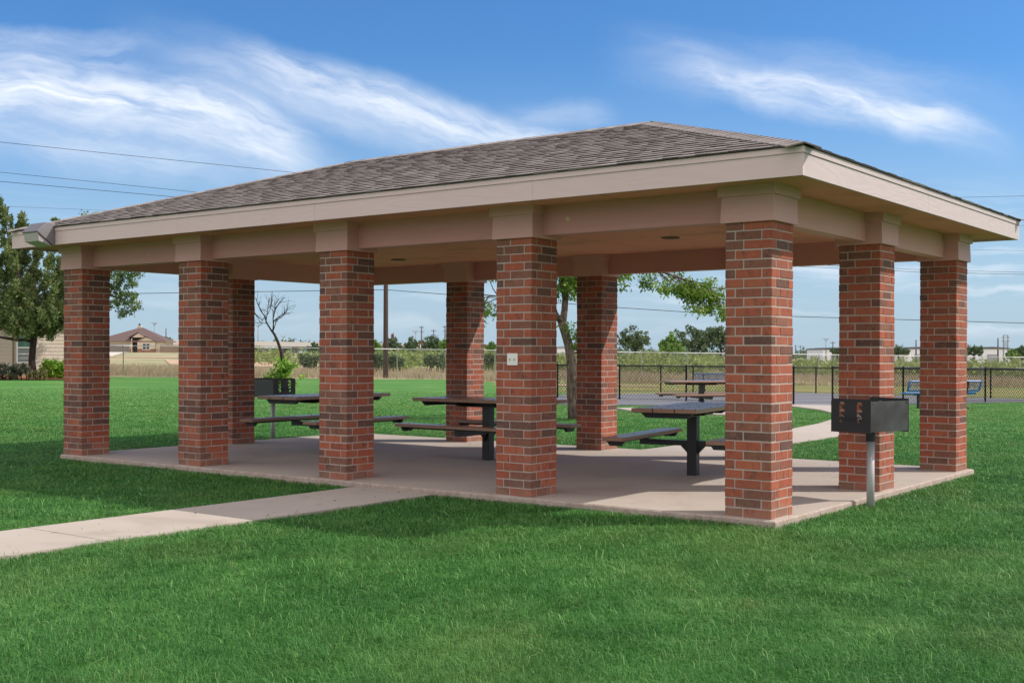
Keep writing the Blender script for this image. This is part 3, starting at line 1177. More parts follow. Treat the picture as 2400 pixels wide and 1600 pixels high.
def hipcap(c, e, in1, in2):
    c, e = Vector(c), Vector(e)
    d = (e - c).normalized()
    out_ = []
    for inn in (in1, in2):
        nrm = (Vector((0, 0, 1)) - Vector(inn) * RISE).normalized()
        w = nrm.cross(d)
        if w.dot(Vector(inn)) > 0 and False:
            w = -w
        # the wing must lie on this plane, pointing away from the other plane
        oth = in2 if inn == in1 else in1
        if w.dot(Vector(oth)) < 0:
            w = -w
        if w.dot(Vector(inn)) > 0 and w.dot(Vector(oth)) < 0:
            w = -w
        out_.append(w)
    cap_run(c, e, out_[0], out_[1], 'hip_cap')


hipcap(A, E_, (0, 1, 0), (1, 0, 0))
hipcap(B, F_, (0, 1, 0), (-1, 0, 0))
hipcap(C_, F_, (0, -1, 0), (-1, 0, 0))
hipcap(D_, E_, (0, -1, 0), (1, 0, 0))
cap_run(E_, F_, (0, -1, -RISE), (0, 1, -RISE), 'ridge_cap')

# wall-pack flood light on the front fascia
lx0, lx1 = -10.27, -9.90
fy = ey0 - .010
hood = [(fy, 3.098), (fy - .12, 3.098), (fy - .25, 2.975), (fy - .245, 2.965), (fy - .02, 2.80), (fy, 2.80)]
mb = MB()
mb.prism([(y, z) for y, z in hood], 0, lx0, lx1)
fl = ppart(mb, 'flood_light', 'lamp_housing', bevel=.004)
mb = MB()
mb.prism([(fy - .235, 2.957), (fy - .215, 2.85), (fy - .03, 2.792)], 0, lx0 + .02, lx1 - .02)
off(mb, PB).build('lens', 'lamp_lens', fl)

# ------------------------------------------------------------------ picnic tables
def make_table(loc, rz, label):
    """length along local y, benches at +-x; steel pedestal with composite planks"""
    t_ = thing('picnic_table', label, 'picnic table', loc, rz, 'pedestal picnic tables')
    W, L, ZT, B, bw_, ZB, LB = .74, 2.01, .805, .60, .25, .475, 1.99
    mb = MB()
    pw = (W - .024) / 3
    for k in range(3):
        x0 = -W / 2 + k * (pw + .012)
        mb.bevbox(x0, x0 + pw, -L / 2, L / 2, ZT - .045, ZT, .005)
        for yy in (-L / 2 + .13, -.33, .33, L / 2 - .13):
            for xx in (x0 + .05, x0 + pw - .05):
                mb.lathe([(.010, ZT - .001), (.010, ZT + .0025), (.004, ZT + .004)], 8, (xx, yy, 0), 1)
    mb.build('tabletop', ['plank_brown', 'black_paint'], t_)
    for yy in (-L / 2 + .13, L / 2 - .13, -.33, .33):
        mb = MB()
        h = .058 if abs(yy) > .5 else .05
        mb.prism([(-W / 2 + .07, ZT - .047), (W / 2 - .07, ZT - .047), (W / 2 - .13, ZT - .047 - h), (-W / 2 + .13, ZT - .047 - h)], 1, yy - .025, yy + .025)
        mb.build('cross_bar', 'black_paint', t_)
    mb = MB()
    mb.bevbox(-.058, .058, -.058, .058, -.05, ZT - .108, .004)
    mb.box(-.11, .11, -.40, .40, ZT - .112, ZT - .098)
    mb.box(-.03, .03, -L / 2 + .1, L / 2 - .1, ZT - .096, ZT - .05)
    mb.build('pedestal', 'black_paint', t_)
    for s in (-1, 1):
        mb = MB()
        for (xa, xb) in ((.058, B + .05),):
            mb.box(min(s * xa, s * xb), max(s * xa, s * xb), -.035, .035, ZB - .135, ZB - .075)
            mb.prism([(s * .058, ZB - .135), (s * .058, ZB - .23), (s * .15, ZB - .135)], 1, -.012, .012)
            mb.box(s * B - .05, s * B + .05, -.045, .045, ZB - .077, ZB - .068)
        mb.build('arm', 'black_paint', t_)
        mb = MB()
        mb.bevbox(s * B - bw_ / 2, s * B + bw_ / 2, -LB / 2, LB / 2, ZB - .042, ZB, .005)
        for yy in (-LB / 2 + .13, -.33, .33, LB / 2 - .13):
            mb.lathe([(.010, ZB - .001), (.010, ZB + .0025), (.004, ZB + .004)], 8, (s * B, yy, 0), 1)
        bench = mb.build('bench', ['plank_brown', 'black_paint'], t_)
        mb = MB()
        mb.box(s * B - .03, s * B + .03, -LB / 2 + .14, LB / 2 - .14, ZB - .068, ZB - .0425)
        for yy in (-LB / 2 + .11, LB / 2 - .11):
            mb.prism([(s * B - bw_ / 2 + .02, ZB - .044), (s * B + bw_ / 2 - .02, ZB - .044), (s * B + bw_ / 2 - .06, ZB - .098), (s * B - bw_ / 2 + .06, ZB - .098)], 1, yy - .025, yy + .025)
        mb.build('bench_rail', 'black_paint', bench)
    return t_


tabA = make_table((-2.30, 2.90, 0), .166, 'brown plank picnic table standing nearest the sunlit right end of the pavilion floor')
copy_thing(tabA, (-5.376, 2.978, 0), -1.563, 'brown plank picnic table at the middle of the pavilion floor, set lengthwise')
copy_thing(tabA, (-8.13, 2.711, 0), .064, 'brown plank picnic table at the far left of the pavilion floor near a grill')
q = gp(4.92, 30.75, .03)
copy_thing(tabA, q, YAW + .25 - PI / 2, 'sunlit picnic table on its own outdoor pad in front of the black fence')

# ------------------------------------------------------------------ pedestal grills
def plate_with_slots(mb, along, L, z0, z1, at, thick, corner_r, axis_x, mi=0):
    """upright side plate, local y runs along it; two notched draught slots cut clean through"""
    bm = bmesh.new()
    n = 6
    outl = [(0, z0), (L, z0)] + [(L - corner_r + corner_r * math.sin(a), z1 - corner_r + corner_r * math.cos(a)) for a in [PI / 2 * (1 - i / n) for i in range(n + 1)]] + [(0, z1)]
    ov = [bm.verts.new((0, y, z)) for y, z in outl]
    edges = [bm.edges.new((ov[i], ov[(i + 1) % len(ov)])) for i in range(len(ov))]
    hgt = z1 - z0
    for yc in (L * .30, L * .74):
        zb, zt = z0 + hgt * .30, z0 + hgt * .90
        h = (zt - zb) / 3
        pts = [(yc + .024, zb), (yc + .024, zt - .016), (yc + .010, zt), (yc - .028, zt)]
        for k in (2, 1, 0):
            zz = zb + h * k
            pts += [(yc - .040, zz + h * .74), (yc - .034, zz + h * .45), (yc - .012, zz + h * .64), (yc - .004, zz + h * .30)]
            if k:
                pts += [(yc - .028, zz - h * .02)]
        pts += [(yc - .016, zb)]
        hv = [bm.verts.new((0, y, z)) for y, z in pts]
        edges += [bm.edges.new((hv[i], hv[(i + 1) % len(hv)])) for i in range(len(hv))]
    bmesh.ops.triangle_fill(bm, use_beauty=True, use_dissolve=False, edges=edges)
    fs = list(bm.faces)
    r = bmesh.ops.extrude_face_region(bm, geom=fs)
    for e in r['geom']:
        if isinstance(e, bmesh.types.BMVert):
            e.co.x += thick
    bmesh.ops.recalc_face_normals(bm, faces=bm.faces)
    bm.verts.index_update()
    vs = [(v.co.x + at, v.co.y + along, v.co.z) for v in bm.verts]
    fl_ = [tuple(v.index for v in f.verts) for f in bm.faces]
    bm.free()
    mb.add(vs, fl_, mi)


def make_grill(name, label, loc, rz, pipe_z0, steel='grill_steel'):
    t_ = thing(name, label, 'grill', loc, rz, 'pedestal charcoal grills')
    L, Sd, z0, H_ = .58, .43, .765, .287
    mb = MB()
    mb.box(-L / 2, L / 2, -Sd / 2, -Sd / 2 + .006, z0, z0 + H_)
    for xx in (-L / 2 + .03, L / 2 - .03):
        mb.prism([(xx + .007 * math.cos(2 * PI * k / 8), z0 + H_ - .022 + .007 * math.sin(2 * PI * k / 8)) for k in range(8)], 1, -Sd / 2 - .004, -Sd / 2 - .0005, 1)
    mb.build('back_plate', [steel, 'grill_black'], t_)
    mb = MB()
    mb.box(-L / 2 + .004, L / 2 - .004, -Sd / 2 + .0065, Sd / 2, z0, z0 + .006)
    mb.box(-L / 2 + .004, L / 2 - .004, Sd / 2 - .006, Sd / 2, z0 + .0065, z0 + .05)
    mb.build('fire_pan', 'grill_black', t_)
    for sx in (-1, 1):
        mb = MB()
        plate_with_slots(mb, -Sd / 2 - .002, Sd + .02, z0 - .012, z0 + H_ + .018, -L / 2 - .0065 if sx < 0 else L / 2 + .0005, .006, .03, True)
        mb.build('side_plate', 'grill_black', t_)
    mb = MB()
    zg = z0 + .135
    for k in range(13):
        y = -Sd / 2 + .03 + k * (Sd - .06) / 12
        mb.tube([(-L / 2 + .012, y, zg), (L / 2 - .012, y, zg)], .004, 6)
    for sx in (-1, 1):
        for y in (-.09, .10):
            mb.tube([(sx * (L / 2 - .012), y, zg), (sx * (L / 2 + .03), y, zg), (sx * (L / 2 + .06), y - .01, zg - .01)], .008, 6)
        mb.tube([(sx * (L / 2 + .06), -.10, zg - .01), (sx * (L / 2 + .06), .09, zg - .01)], .009, 6)
    mb.build('grate', 'grill_black', t_)
    mb = MB()
    mb.lathe([(.0455, z0 - .105), (.0455, z0 - .012), (.09, z0 - .011), (.09, z0 - .001)], 20)
    mb.build('collar', 'grill_black', t_, smooth=False)
    mb = MB()
    mb.lathe([(.037, pipe_z0), (.037, z0 - .103)], 20)
    mb.build('post', 'pipe_gray', t_, smooth=True)
    return t_


g1 = make_grill('charcoal_grill', 'grey and black charcoal grill on a post by the right end of the pavilion', (.186, 1.824, -.09), YAW + R(37), -.1)
make_grill('charcoal_grill', 'black charcoal grill on a post behind the far left corner of the pavilion', (-10.78, 4.06, -.09), R(-5), -.1, 'grill_black')


# ------------------------------------------------------------------ blue benches
def make_bench(loc, rz, label):
    t_ = thing('park_bench', label, 'bench', loc, rz, 'blue park benches by the court')
    L = 2.36

    def frame_and_mesh(nm, a, b, L_, frame_r):
        """rounded rectangular frame of coated steel filled with expanded mesh, between edge lines a and b (y,z)"""
        mb = MB()
        a, b = Vector((0, *a)), Vector((0, *b))
        w_ = (b - a)
        rr = .05
        pts = []
        ww = w_.length
        ey = w_.normalized()
        for cx, cy, st in ((L_ / 2 - rr, rr, -90), (L_ / 2 - rr, ww - rr, 0), (-L_ / 2 + rr, ww - rr, 90), (-L_ / 2 + rr, rr, 180)):
            for k in range(5):
                an = R(st + k * 22.5)
                pts.append(a + Vector((cx + rr * math.cos(an), 0, 0)) + ey * (cy + rr * math.sin(an)))
        mb.tube(pts + [pts[0], pts[1]], frame_r, 6)
        mesh_n = int(L_ / .06)
        for k in range(mesh_n + 1):
            x = -L_ / 2 + .01 + (L_ - .02) * k / mesh_n
            for sgn in (-1, 1):
                x2 = x + sgn * ww * .55
                f = 1.
                if x2 > L_ / 2 - .01: f = (L_ / 2 - .01 - x) / (x2 - x)
                if x2 < -L_ / 2 + .01: f = (-L_ / 2 + .01 - x) / (x2 - x)
                if f > .02:
                    mb.bar(a + Vector((x, 0, 0)), a + Vector((x + sgn * ww * .55 * f, 0, 0)) + w_ * f, .006, .006)
        return mb.build(nm, 'blue_coating', t_)
    frame_and_mesh('seat', (-.22, .44), (.16, .44), L - .14, .03)
    frame_and_mesh('backrest', (.20, .52), (.30, .80), L, .028)
    for s in (-1, 1):
        x = s * L * .30
        mb = MB()
        mb.bar((x, .345, .80), (x, .235, .42), .05, .05)
        mb.bar((x, .245, .405), (x, -.2, .405), .05, .05)
        mb.bar((x, .0, .40), (x, .0, -.05), .06, .06)
        mb.bar((x, -.02, .02), (x, .36, .02), .05, .04)
        mb.build('leg', 'black_paint', t_)
    return t_


b1 = make_bench(gp(12.5, 34.6), YAW + PI + R(14), 'blue mesh park bench standing on the lawn between the right end columns')
copy_thing(b1, gp(px(1688, 53.2), 53.2), YAW + R(2), 'blue mesh park bench beyond the court, past the sunlit table')


# ------------------------------------------------------------------ chain link fences
def chain_fence(name, label, pts, h, mesh_mat, steel, posts, pitch, wire, rail_r, post_r, rail=True, group=None, cap_h=.03):
    """pts = (a, D) polyline; posts = list of (a, D)"""
    base = gp(*posts[len(posts) // 2])
    t_ = thing(name, label, 'fence', base, 0, group)
    for (a, D) in posts:
        mb = MB()
        b = gp(a, D)
        mb.lathe([(post_r, -.1), (post_r, h + cap_h - .02), (post_r * 1.25, h + cap_h - .018), (post_r * .8, h + cap_h + .02), (.002, h + cap_h + .03)], 10, tuple(b - base))
        mb.build('post', steel, t_, smooth=True)
    mb = MB()
    wm = MB()
    for (p, q) in zip(pts[:-1], pts[1:]):
        A_, B_ = Vector((*p, 0)), Vector((*q, 0))
        n = max(1, int((B_ - A_).length / 3))
        pr = [gp(*((A_ + (B_ - A_) * k / n)[:2])) - base for k in range(n + 1)]
        if rail:
            mb.tube([x + Vector((0, 0, h)) for x in pr], rail_r, 7)
        L = (pr[-1] - pr[0]).length
        nw = int(L / pitch)

        def at_(s_):
            s_ = min(max(s_, 0), L) / L * n
            i = min(int(s_), n - 1)
            return pr[i] + (pr[i + 1] - pr[i]) * (s_ - i)
        hm = h - .05
        run = hm * .9
        for k in range(-int(run / pitch) - 1, nw + 1):
            for sg in (0, 1):
                s0, s1 = k * pitch, k * pitch + run
                f0, f1 = 0., 1.
                if s0 < 0: f0 = -s0 / run
                if s1 > L: f1 = (L - s0) / run
                if f1 - f0 < .03:
                    continue
                sa, sb = s0 + run * f0, s0 + run * f1
                za, zb = (.05 + hm * f0, .05 + hm * f1) if sg == 0 else (.05 + hm * (1 - f0), .05 + hm * (1 - f1))
                a = at_(sa) + Vector((0, 0, za))
                b = at_(sb) + Vector((0, 0, zb))
                d = (b - a).normalized()
                pl = (pr[-1] - pr[0]).normalized()
                nx_ = Vector((-pl.y, pl.x, 0))
                e = d.cross(nx_).normalized() * wire
                wm.add([a - e, a + e * .5 + nx_ * wire, a + e * .5 - nx_ * wire, b - e, b + e * .5 + nx_ * wire, b + e * .5 - nx_ * wire],
                       [(0, 1, 4, 3), (1, 2, 5, 4), (2, 0, 3, 5)])
        wm.tube([x + Vector((0, 0, .06)) for x in pr], wire * 1.8, 4)
    if rail:
        mb.build('top_rail', steel, t_, smooth=True)
    wm.build('chain_link', mesh_mat, t_)
    return t_


def on_line(pts, xs):
    """points of a polyline (a, D) seen at photo bearings xs"""
    res = []
    for x in xs:
        k = (x - 1200) / FPX
        for (p, q) in zip(pts[:-1], pts[1:]):
            den = (q[0] - p[0]) - k * (q[1] - p[1])
            t_ = (k * p[1] - p[0]) / den
            if -1e-6 <= t_ <= 1 + 1e-6:
                res.append((p[0] + t_ * (q[0] - p[0]), p[1] + t_ * (q[1] - p[1])))
                break
    return res


gl = [(-25.0, 68.7), (-22.2, 69.3), (-13.5, 72.3), (-6.9, 72.6), (8.4, 77.2), (34.6, 87), (48, 92)]
gposts = on_line(gl, [200, 289, 420, 551, 682, 806, 931, 1045, 1160, 1274, 1389, 1503, 1612, 1715, 1817, 1919, 2017, 2116, 2209, 2302, 2391, 2480])
chain_fence('chain_link_fence', 'long tall galvanized chain link fence between the lawn and the dry field', gl[0:], 1.83, 'wire_galvanized', 'galvanized', gposts, .13, .0024, .023, .034)

FN1 = [(.15, 43.2), (1.62, 42.0), (5.8, 39.4), (8.66, 36.4)]
FN2 = [(9.72, 35.9), (13.2, 38.4), (16.35, 40.9), (21.6, 44.6), (26., 48.)]
FF = [(.15, 43.2), (.3, 47.4), (6.5, 51.7), (8.0, 52.3), (11.4, 54.), (15.2, 49.6), (18.6, 46.), (21.6, 44.6)]
chain_fence('black_fence', 'low black chain link fence running left from the court gate opening', FN1, 1.18, 'wire_black', 'black_paint',
            [FN1[0], FN1[1], (3.7, 40.7), FN1[2], FN1[3]], .125, .0046, .022, .03, group='black court fences')
chain_fence('black_fence', 'low black chain link fence running right from the court gate opening', FN2, 1.18, 'wire_black', 'black_paint',
            [FN2[0], on_line(FN2, [2117])[0], FN2[2], (18.9, 42.7), FN2[3], FN2[4]], .125, .0046, .022, .03, group='black court fences')
chain_fence('black_fence', 'black chain link fence along the far side of the court', FF, 1.14, 'wire_black', 'black_paint',
            [FF[1], FF[2], FF[3], FF[4], (13.3, 51.8), FF[5], FF[6]], .125, .0046, .022, .03, group='black court fences')

# ------------------------------------------------------------------ foliage
def leaf_cloud(name, cen, rad, cnt, size, mat, seed, parent=None, base=(0, 0, 0), elong=1.7, droop=0., shell=.5, tint_c=None, updir=None):
    """leaf-sized folded cards in many small clumps. cen (n,3), rad (n,) or (n,3); cnt leaves per clump"""
    g_ = np.random.default_rng(seed)
    cen = np.asarray(cen, float)
    n = len(cen)
    rad = np.asarray(rad, float)
    if rad.ndim == 0:
        rad = np.full(n, float(rad))
    if rad.ndim == 1:
        rad = np.repeat(rad[:, None], 3, 1)
    idx = np.repeat(np.arange(n), cnt)
    m_ = len(idx)
    d = g_.normal(size=(m_, 3))
    d /= np.linalg.norm(d, axis=1)[:, None]
    rr = (shell + (1 - shell) * g_.random(m_)) * g_.random(m_) ** .25
    p = cen[idx] + d * rr[:, None] * rad[idx] - np.array(base)
    ax = g_.normal(size=(m_, 3))
    ax += d * .8
    if updir is not None:
        ax += np.array(updir) * 2.2
    ax[:, 2] -= droop
    ax /= np.linalg.norm(ax, axis=1)[:, None]
    o2 = g_.normal(size=(m_, 3))
    o2[:, 2] += .3
    sd = np.cross(ax, o2)
    sd /= np.linalg.norm(sd, axis=1)[:, None]
    nn = np.cross(sd, ax)
    sz = size * (.6 + .8 * g_.random(m_))[:, None]
    a = p
    b = p + ax * sz * elong * .5 + sd * sz * .5 + nn * sz * .12
    c = p + ax * sz * elong
    e = p + ax * sz * elong * .5 - sd * sz * .5 + nn * sz * .12
    v = np.stack([a, b, c, e], 1).reshape(-1, 3)
    k = np.arange(m_) * 4
    f = np.stack([k, k + 1, k + 2, k, k + 2, k + 3], 1).ravel()
    ct = g_.random(n) if tint_c is None else np.asarray(tint_c)
    t_ = np.clip(.55 * ct[idx] + .25 * g_.random(m_) + .2 * (g_.random(m_) > .85), 0, 1)
    return npmesh(name, v, f, 3, mat, parent, np.repeat(t_, 4))


def grow(rn_, p, d, L, r, depth, segs, tips, spread=.6, up=.1, wob=.16, shrink=.72, kids=(2, 3)):
    """recursive limbs: appends (pts, radii) to segs and end points to tips"""
    pts, rad = [p], [r]
    n = 4
    for k in range(n):
        d = (d + Vector((rn_.gauss(0, wob), rn_.gauss(0, wob), rn_.gauss(0, wob) + up * .3))).normalized()
        p = p + d * L / n
        pts.append(p)
        rad.append(r * (1 - .38 * (k + 1) / n))
    segs.append((pts, rad))
    if depth == 0:
        tips.append(p)
        return
    for k in range(rn_.randint(*kids)):
        s_ = spread * rn_.uniform(.6, 1.3)
        e = (d + Vector((rn_.gauss(0, s_), rn_.gauss(0, s_), rn_.gauss(0, s_ * .7) + up))).normalized()
        q_ = pts[-1] if k < 2 else pts[rn_.randint(2, 3)]
        grow(rn_, q_, e, L * shrink * rn_.uniform(.8, 1.15), rad[-1] * .78, depth - 1, segs, tips, spread, up, wob, shrink, kids)


def limbs(name, segs, mat, parent, base, n=7):
    mb = MB()
    for pts, rad in segs:
        mb.tube([Vector(x) - Vector(base) for x in pts], rad, n if rad[0] > .04 else 5)
    return mb.build(name, mat, parent, smooth=True)


# locust tree behind the pavilion
DT = 27.0
tb = gp(px(1345, DT), DT)
tree = thing('locust_tree', 'slender green tree with a leaning grey trunk just behind the pavilion', 'tree', tb)
rn = random.Random(11)


def PT(x, y, dd=0.):
    return P3(x, y, DT + dd)


tr_pts = [PT(1347, 992), PT(1343, 950), PT(1340, 915), PT(1341, 880), PT(1339, 845), PT(1333, 810), PT(1324, 778), PT(1316, 755)]
segs = [(tr_pts, [.155, .122, .118, .116, .112, .10, .098, .095])]
up_b = [PT(1318, 760), PT(1323, 725, .1), PT(1325, 690, .2), PT(1321, 650, .3), PT(1330, 600, .3), PT(1345, 540, .1)]
lf_b = [PT(1316, 757), PT(1302, 735, -.1), PT(1290, 700, -.3), PT(1275, 660, -.5), PT(1240, 610, -.6), PT(1200, 570, -.6)]
up_c = [PT(1324, 705, .2), PT(1316, 672, .2), PT(1311, 640, .1), PT(1300, 590, .4), PT(1290, 530, .6)]
rt_b = [PT(1323, 640, .2), PT(1370, 612, .1), PT(1430, 606, -.2), PT(1500, 618, -.3), PT(1560, 640, -.4), PT(1620, 660, -.4), PT(1668, 678, -.4)]
lo_b = [PT(1275, 660, -.5), PT(1230, 690, -.5), PT(1180, 696, -.4), PT(1135, 691, -.3)]
segs += [(up_b, [.085, .075, .07, .06, .05, .035]), (lf_b, [.07, .06, .055, .05, .04, .03]), (up_c, [.045, .04, .035, .03, .02]),
         (rt_b, [.055, .05, .042, .034, .026, .018, .010]), (lo_b, [.03, .025, .018, .012])]
tips, tw = [], []
for line, ns, spr in ((rt_b[1:], 30, .30), (up_b[3:], 12, .5), (lf_b[3:], 16, .5), (up_c[2:], 10, .5), (lo_b[1:], 5, .2)):
    for k in range(ns):
        i = rn.randint(0, len(line) - 2)
        p = line[i].lerp(line[i + 1], rn.random())
        dr = (line[i + 1] - line[i]).normalized()
        d = (dr * rn.uniform(.3, 1.) + Vector((rn.gauss(0, spr), rn.gauss(0, spr) * 1.2, rn.uniform(-.75, .45)))).normalized()
        grow(rn, p, d, rn.uniform(.28, .55), .014, 1, tw, tips, .5, -.12, .12, .8, (2, 3))
for k in range(16):
    p = Vector(PT(1330, 690)).lerp(PT(1326, 640), rn.random())
    grow(rn, p, Vector((rn.gauss(0, 1), rn.gauss(0, 1), rn.uniform(-.6, .6))).normalized(), .3, .01, 0, tw, tips, .5, -.1)
for k in range(5):
    p = PT(1332, 805).lerp(PT(1326, 775), rn.random())
    grow(rn, p, Vector((rn.uniform(.3, 1), rn.gauss(0, .3), rn.uniform(-.2, .5))).normalized(), .22, .008, 0, tw, tips, .5, -.1)
for k in range(70):   # crown above, hidden from the front by the roof
    i = rn.random()
    p = Vector(PT(rn.uniform(1190, 1560), rn.uniform(400, 600), rn.uniform(-1.6, 1.6)))
    tips.append(p)
limbs('trunk', segs + tw, 'bark_gray', tree, tb, 12)
tp = []
for p in tips:
    if zat(735, DT) > p.z - .02 and p.z < zat(770, DT) and p.x < -9:
        pass
    tp.append(p)
leaf_cloud('foliage', [tuple(p) for p in tp], [(.25, .25, .17)] * len(tp), 60, .036, 'leaf_locust', 3, tree, tb, 2.6, .9, .2)

# bare dead tree with fresh sprouts at its foot
DD_ = 54.0
db = gp(px(664, DD_), DD_)
dead = thing('dead_tree', 'bare leaning tree with green sprouts around its base', 'tree', db)
rn = random.Random(4)
Q = lambda x, y, d=0: P3(400 + x / 3.136, 600 + y / 3.136, DD_ + d)
main = [Q(840, 980), Q(832, 880), Q(826, 780), Q(808, 690), Q(785, 625), Q(762, 575), Q(738, 543)]
segs = [(main, [.12, .10, .088, .075, .066, .058, .05])]
tips = []
for line, r0 in (([(738, 543), (705, 490), (690, 440), (660, 400), (640, 350), (622, 305)], .04), ([(700, 480), (708, 420), (716, 360), (722, 318)], .026),
                 ([(752, 560), (755, 500), (752, 450), (770, 390), (800, 340), (838, 302)], .036), ([(755, 480), (790, 455), (830, 430), (856, 385), (905, 360)], .028),
                 ([(690, 450), (672, 470), (650, 455), (626, 440)], .02), ([(756, 540), (770, 500), (772, 470), (800, 460), (850, 415)], .022),
                 ([(716, 500), (690, 492), (660, 490)], .015), ([(712, 430), (735, 380), (745, 330)], .018), ([(752, 450), (760, 400), (775, 340)], .018)):
    pts = [Q(x, y, rn.uniform(-.4, .4) * (i > 1)) for i, (x, y) in enumerate(line)]
    segs.append((pts, [r0 * (1 - .7 * i / (len(pts) - 1)) for i in range(len(pts))]))
    for k in range(7):
        i = rn.randint(1, len(pts) - 2)
        d = (pts[i + 1] - pts[i]).normalized()
        d = (d + Vector((rn.gauss(0, .55), rn.gauss(0, .55), rn.uniform(-.2, .6)))).normalized()
        grow(rn, pts[i].lerp(pts[i + 1], rn.random()), d, rn.uniform(.25, .45), .012, 1, segs, tips, .5, .1, .2, .7, (1, 2))
limbs('trunk', segs, 'bark_dark', dead, db, 7)
sc, sr = [], []
for k in range(60):
    x, y = rn.gauss(818, 50), rn.uniform(760, 1000)
    wdt = 26 + (y - 760) * .62
    sc.append(tuple(Q(rn.gauss(825, wdt * .55), y, rn.gauss(0, .3))))
leaf_cloud('sprouts', sc, .19, 24, .10, 'leaf_sprout', 8, dead, db, 1.5, .4, .3)

# juniper in front of the left building
DJ = 62.0
jb = gp(px(78, DJ), DJ)
jun = thing('juniper_tree', 'tall dark juniper tree with several shaggy pointed tops at the far left', 'tree', jb)
rn = random.Random(21)
J = lambda x, y, d=0.: P3(x, y, DJ + d)
segs = [([J(77, 895), J(77, 870), J(75, 845), J(77, 815), J(80, 790), J(72, 740), J(50, 680), J(30, 600), J(10, 520)], [.24, .20, .18, .17, .16, .14, .12, .08, .03]),
        ([J(76, 800), J(58, 796), J(40, 797), J(20, 793), J(0, 790), J(-30, 770)], [.09, .08, .075, .07, .06, .04]),
        ([J(78, 790), J(40, 775), J(10, 770), J(-25, 745)], [.08, .07, .06, .04]),
        ([J(79, 785), J(95, 760), J(115, 720), J(130, 660)], [.09, .08, .06, .03])]
limbs('trunk', segs, 'bark_dark', jun, jb, 9)
cs_, rs_, tt_ = [], [], []
# shaggy spires: (x tip, y tip, x root, y root, half width px)
for (xt, yt, xr, yr_, hw) in ((-4, 462, 10, 720, 60), (30, 512, 30, 740, 40), (-60, 500, -40, 760, 60), (54, 530, 60, 740, 34), (52, 505, 50, 620, 16), (88, 582, 90, 745, 32),
                              (118, 575, 112, 760, 30), (140, 610, 132, 770, 28), (152, 600, 150, 765, 30), (-100, 560, -90, 760, 50), (62, 650, 45, 785, 40), (15, 560, 0, 775, 50),
                              (75, 690, 75, 790, 26), (105, 700, 108, 790, 24), (20, 690, 20, 765, 34), (170, 640, 165, 755, 25), (128, 515, 128, 560, 8)):
    dep = rn.uniform(-1.4, 1.4)
    nn = int(40 * hw / 35) + 8
    tn = rn.random()
    for k in range(nn):
        s_ = rn.random() ** .75
        wdt = hw * (.15 + .85 * s_) * (1 if s_ < .85 else .75)
        x = xt + (xr - xt) * s_ + rn.uniform(-1, 1) * wdt
        y = yt + (yr_ - yt) * s_ + rn.uniform(-6, 6)
        cs_.append(tuple(J(x, y, dep + rn.uniform(-1, 1) * wdt / 45)))
        q_ = rn.uniform(.13, .30)
        rs_.append((q_ * .62, q_ * .62, q_ * 1.55))
        tt_.append(min(1, max(0, tn * .5 + rn.random() * .6)))
leaf_cloud('foliage', cs_, rs_, 84, .070, 'leaf_juniper', 5, jun, jb, 2.6, -.2, .15, tt_, (0, 0, .55))

# leafy tree to its right
DO = 70.0
ob_ = gp(px(214, DO), DO)
oak = thing('leafy_tree', 'leafy round tree hanging over beside the leftmost brick column', 'tree', ob_)
rn = random.Random(33)
O_ = lambda x, y, d=0.: P3(x, y, DO + d)
segs = [([O_(214, 890), O_(213, 840), O_(216, 790), O_(212, 740), O_(208, 690), O_(205, 640), O_(205, 580)], [.2, .17, .16, .15, .13, .10, .05])]
for (a, b, c_) in ((O_(212, 740), O_(250, 690), O_(295, 650)), (O_(208, 690), O_(170, 650), O_(130, 600)), (O_(206, 650), O_(240, 600), O_(290, 590)), (O_(206, 620), O_(180, 560), O_(150, 530)),
                   (O_(250, 690), O_(285, 700), O_(310, 725)), (O_(205, 600), O_(220, 550), O_(228, 515))):
    segs.append(([a, b, c_], [.08, .05, .02]))
limbs('trunk', segs, 'bark_gray', oak, ob_, 7)
cs_, rs_ = [], []
for (x, y, r_px) in ((205, 600, 72), (150, 580, 50), (262, 610, 48), (215, 545, 50), (165, 545, 38), (292, 648, 34), (286, 690, 32), (312, 700, 24), (300, 640, 28), (275, 715, 22),
                     (303, 728, 16), (240, 660, 40), (180, 660, 50), (130, 560, 30), (255, 556, 38), (140, 640, 40), (318, 640, 16), (135, 523, 10), (228, 506, 9), (286, 735, 12), (320, 716, 12)):
    n = max(3, int(r_px ** 2 / 55))
    for k in range(n):
        d = Vector((rn.gauss(0, 1), rn.gauss(0, 1), rn.gauss(0, 1))).normalized() * rn.random() ** .4
        p = O_(x, y) + Vector((d.x, d.y, d.z)) * (r_px * DO / FPX)
        cs_.append(tuple(p))
        rs_.append(rn.uniform(.16, .34))
leaf_cloud('foliage', cs_, rs_, 42, .085, 'leaf_oak', 6, oak, ob_, 1.4, .3, .2)


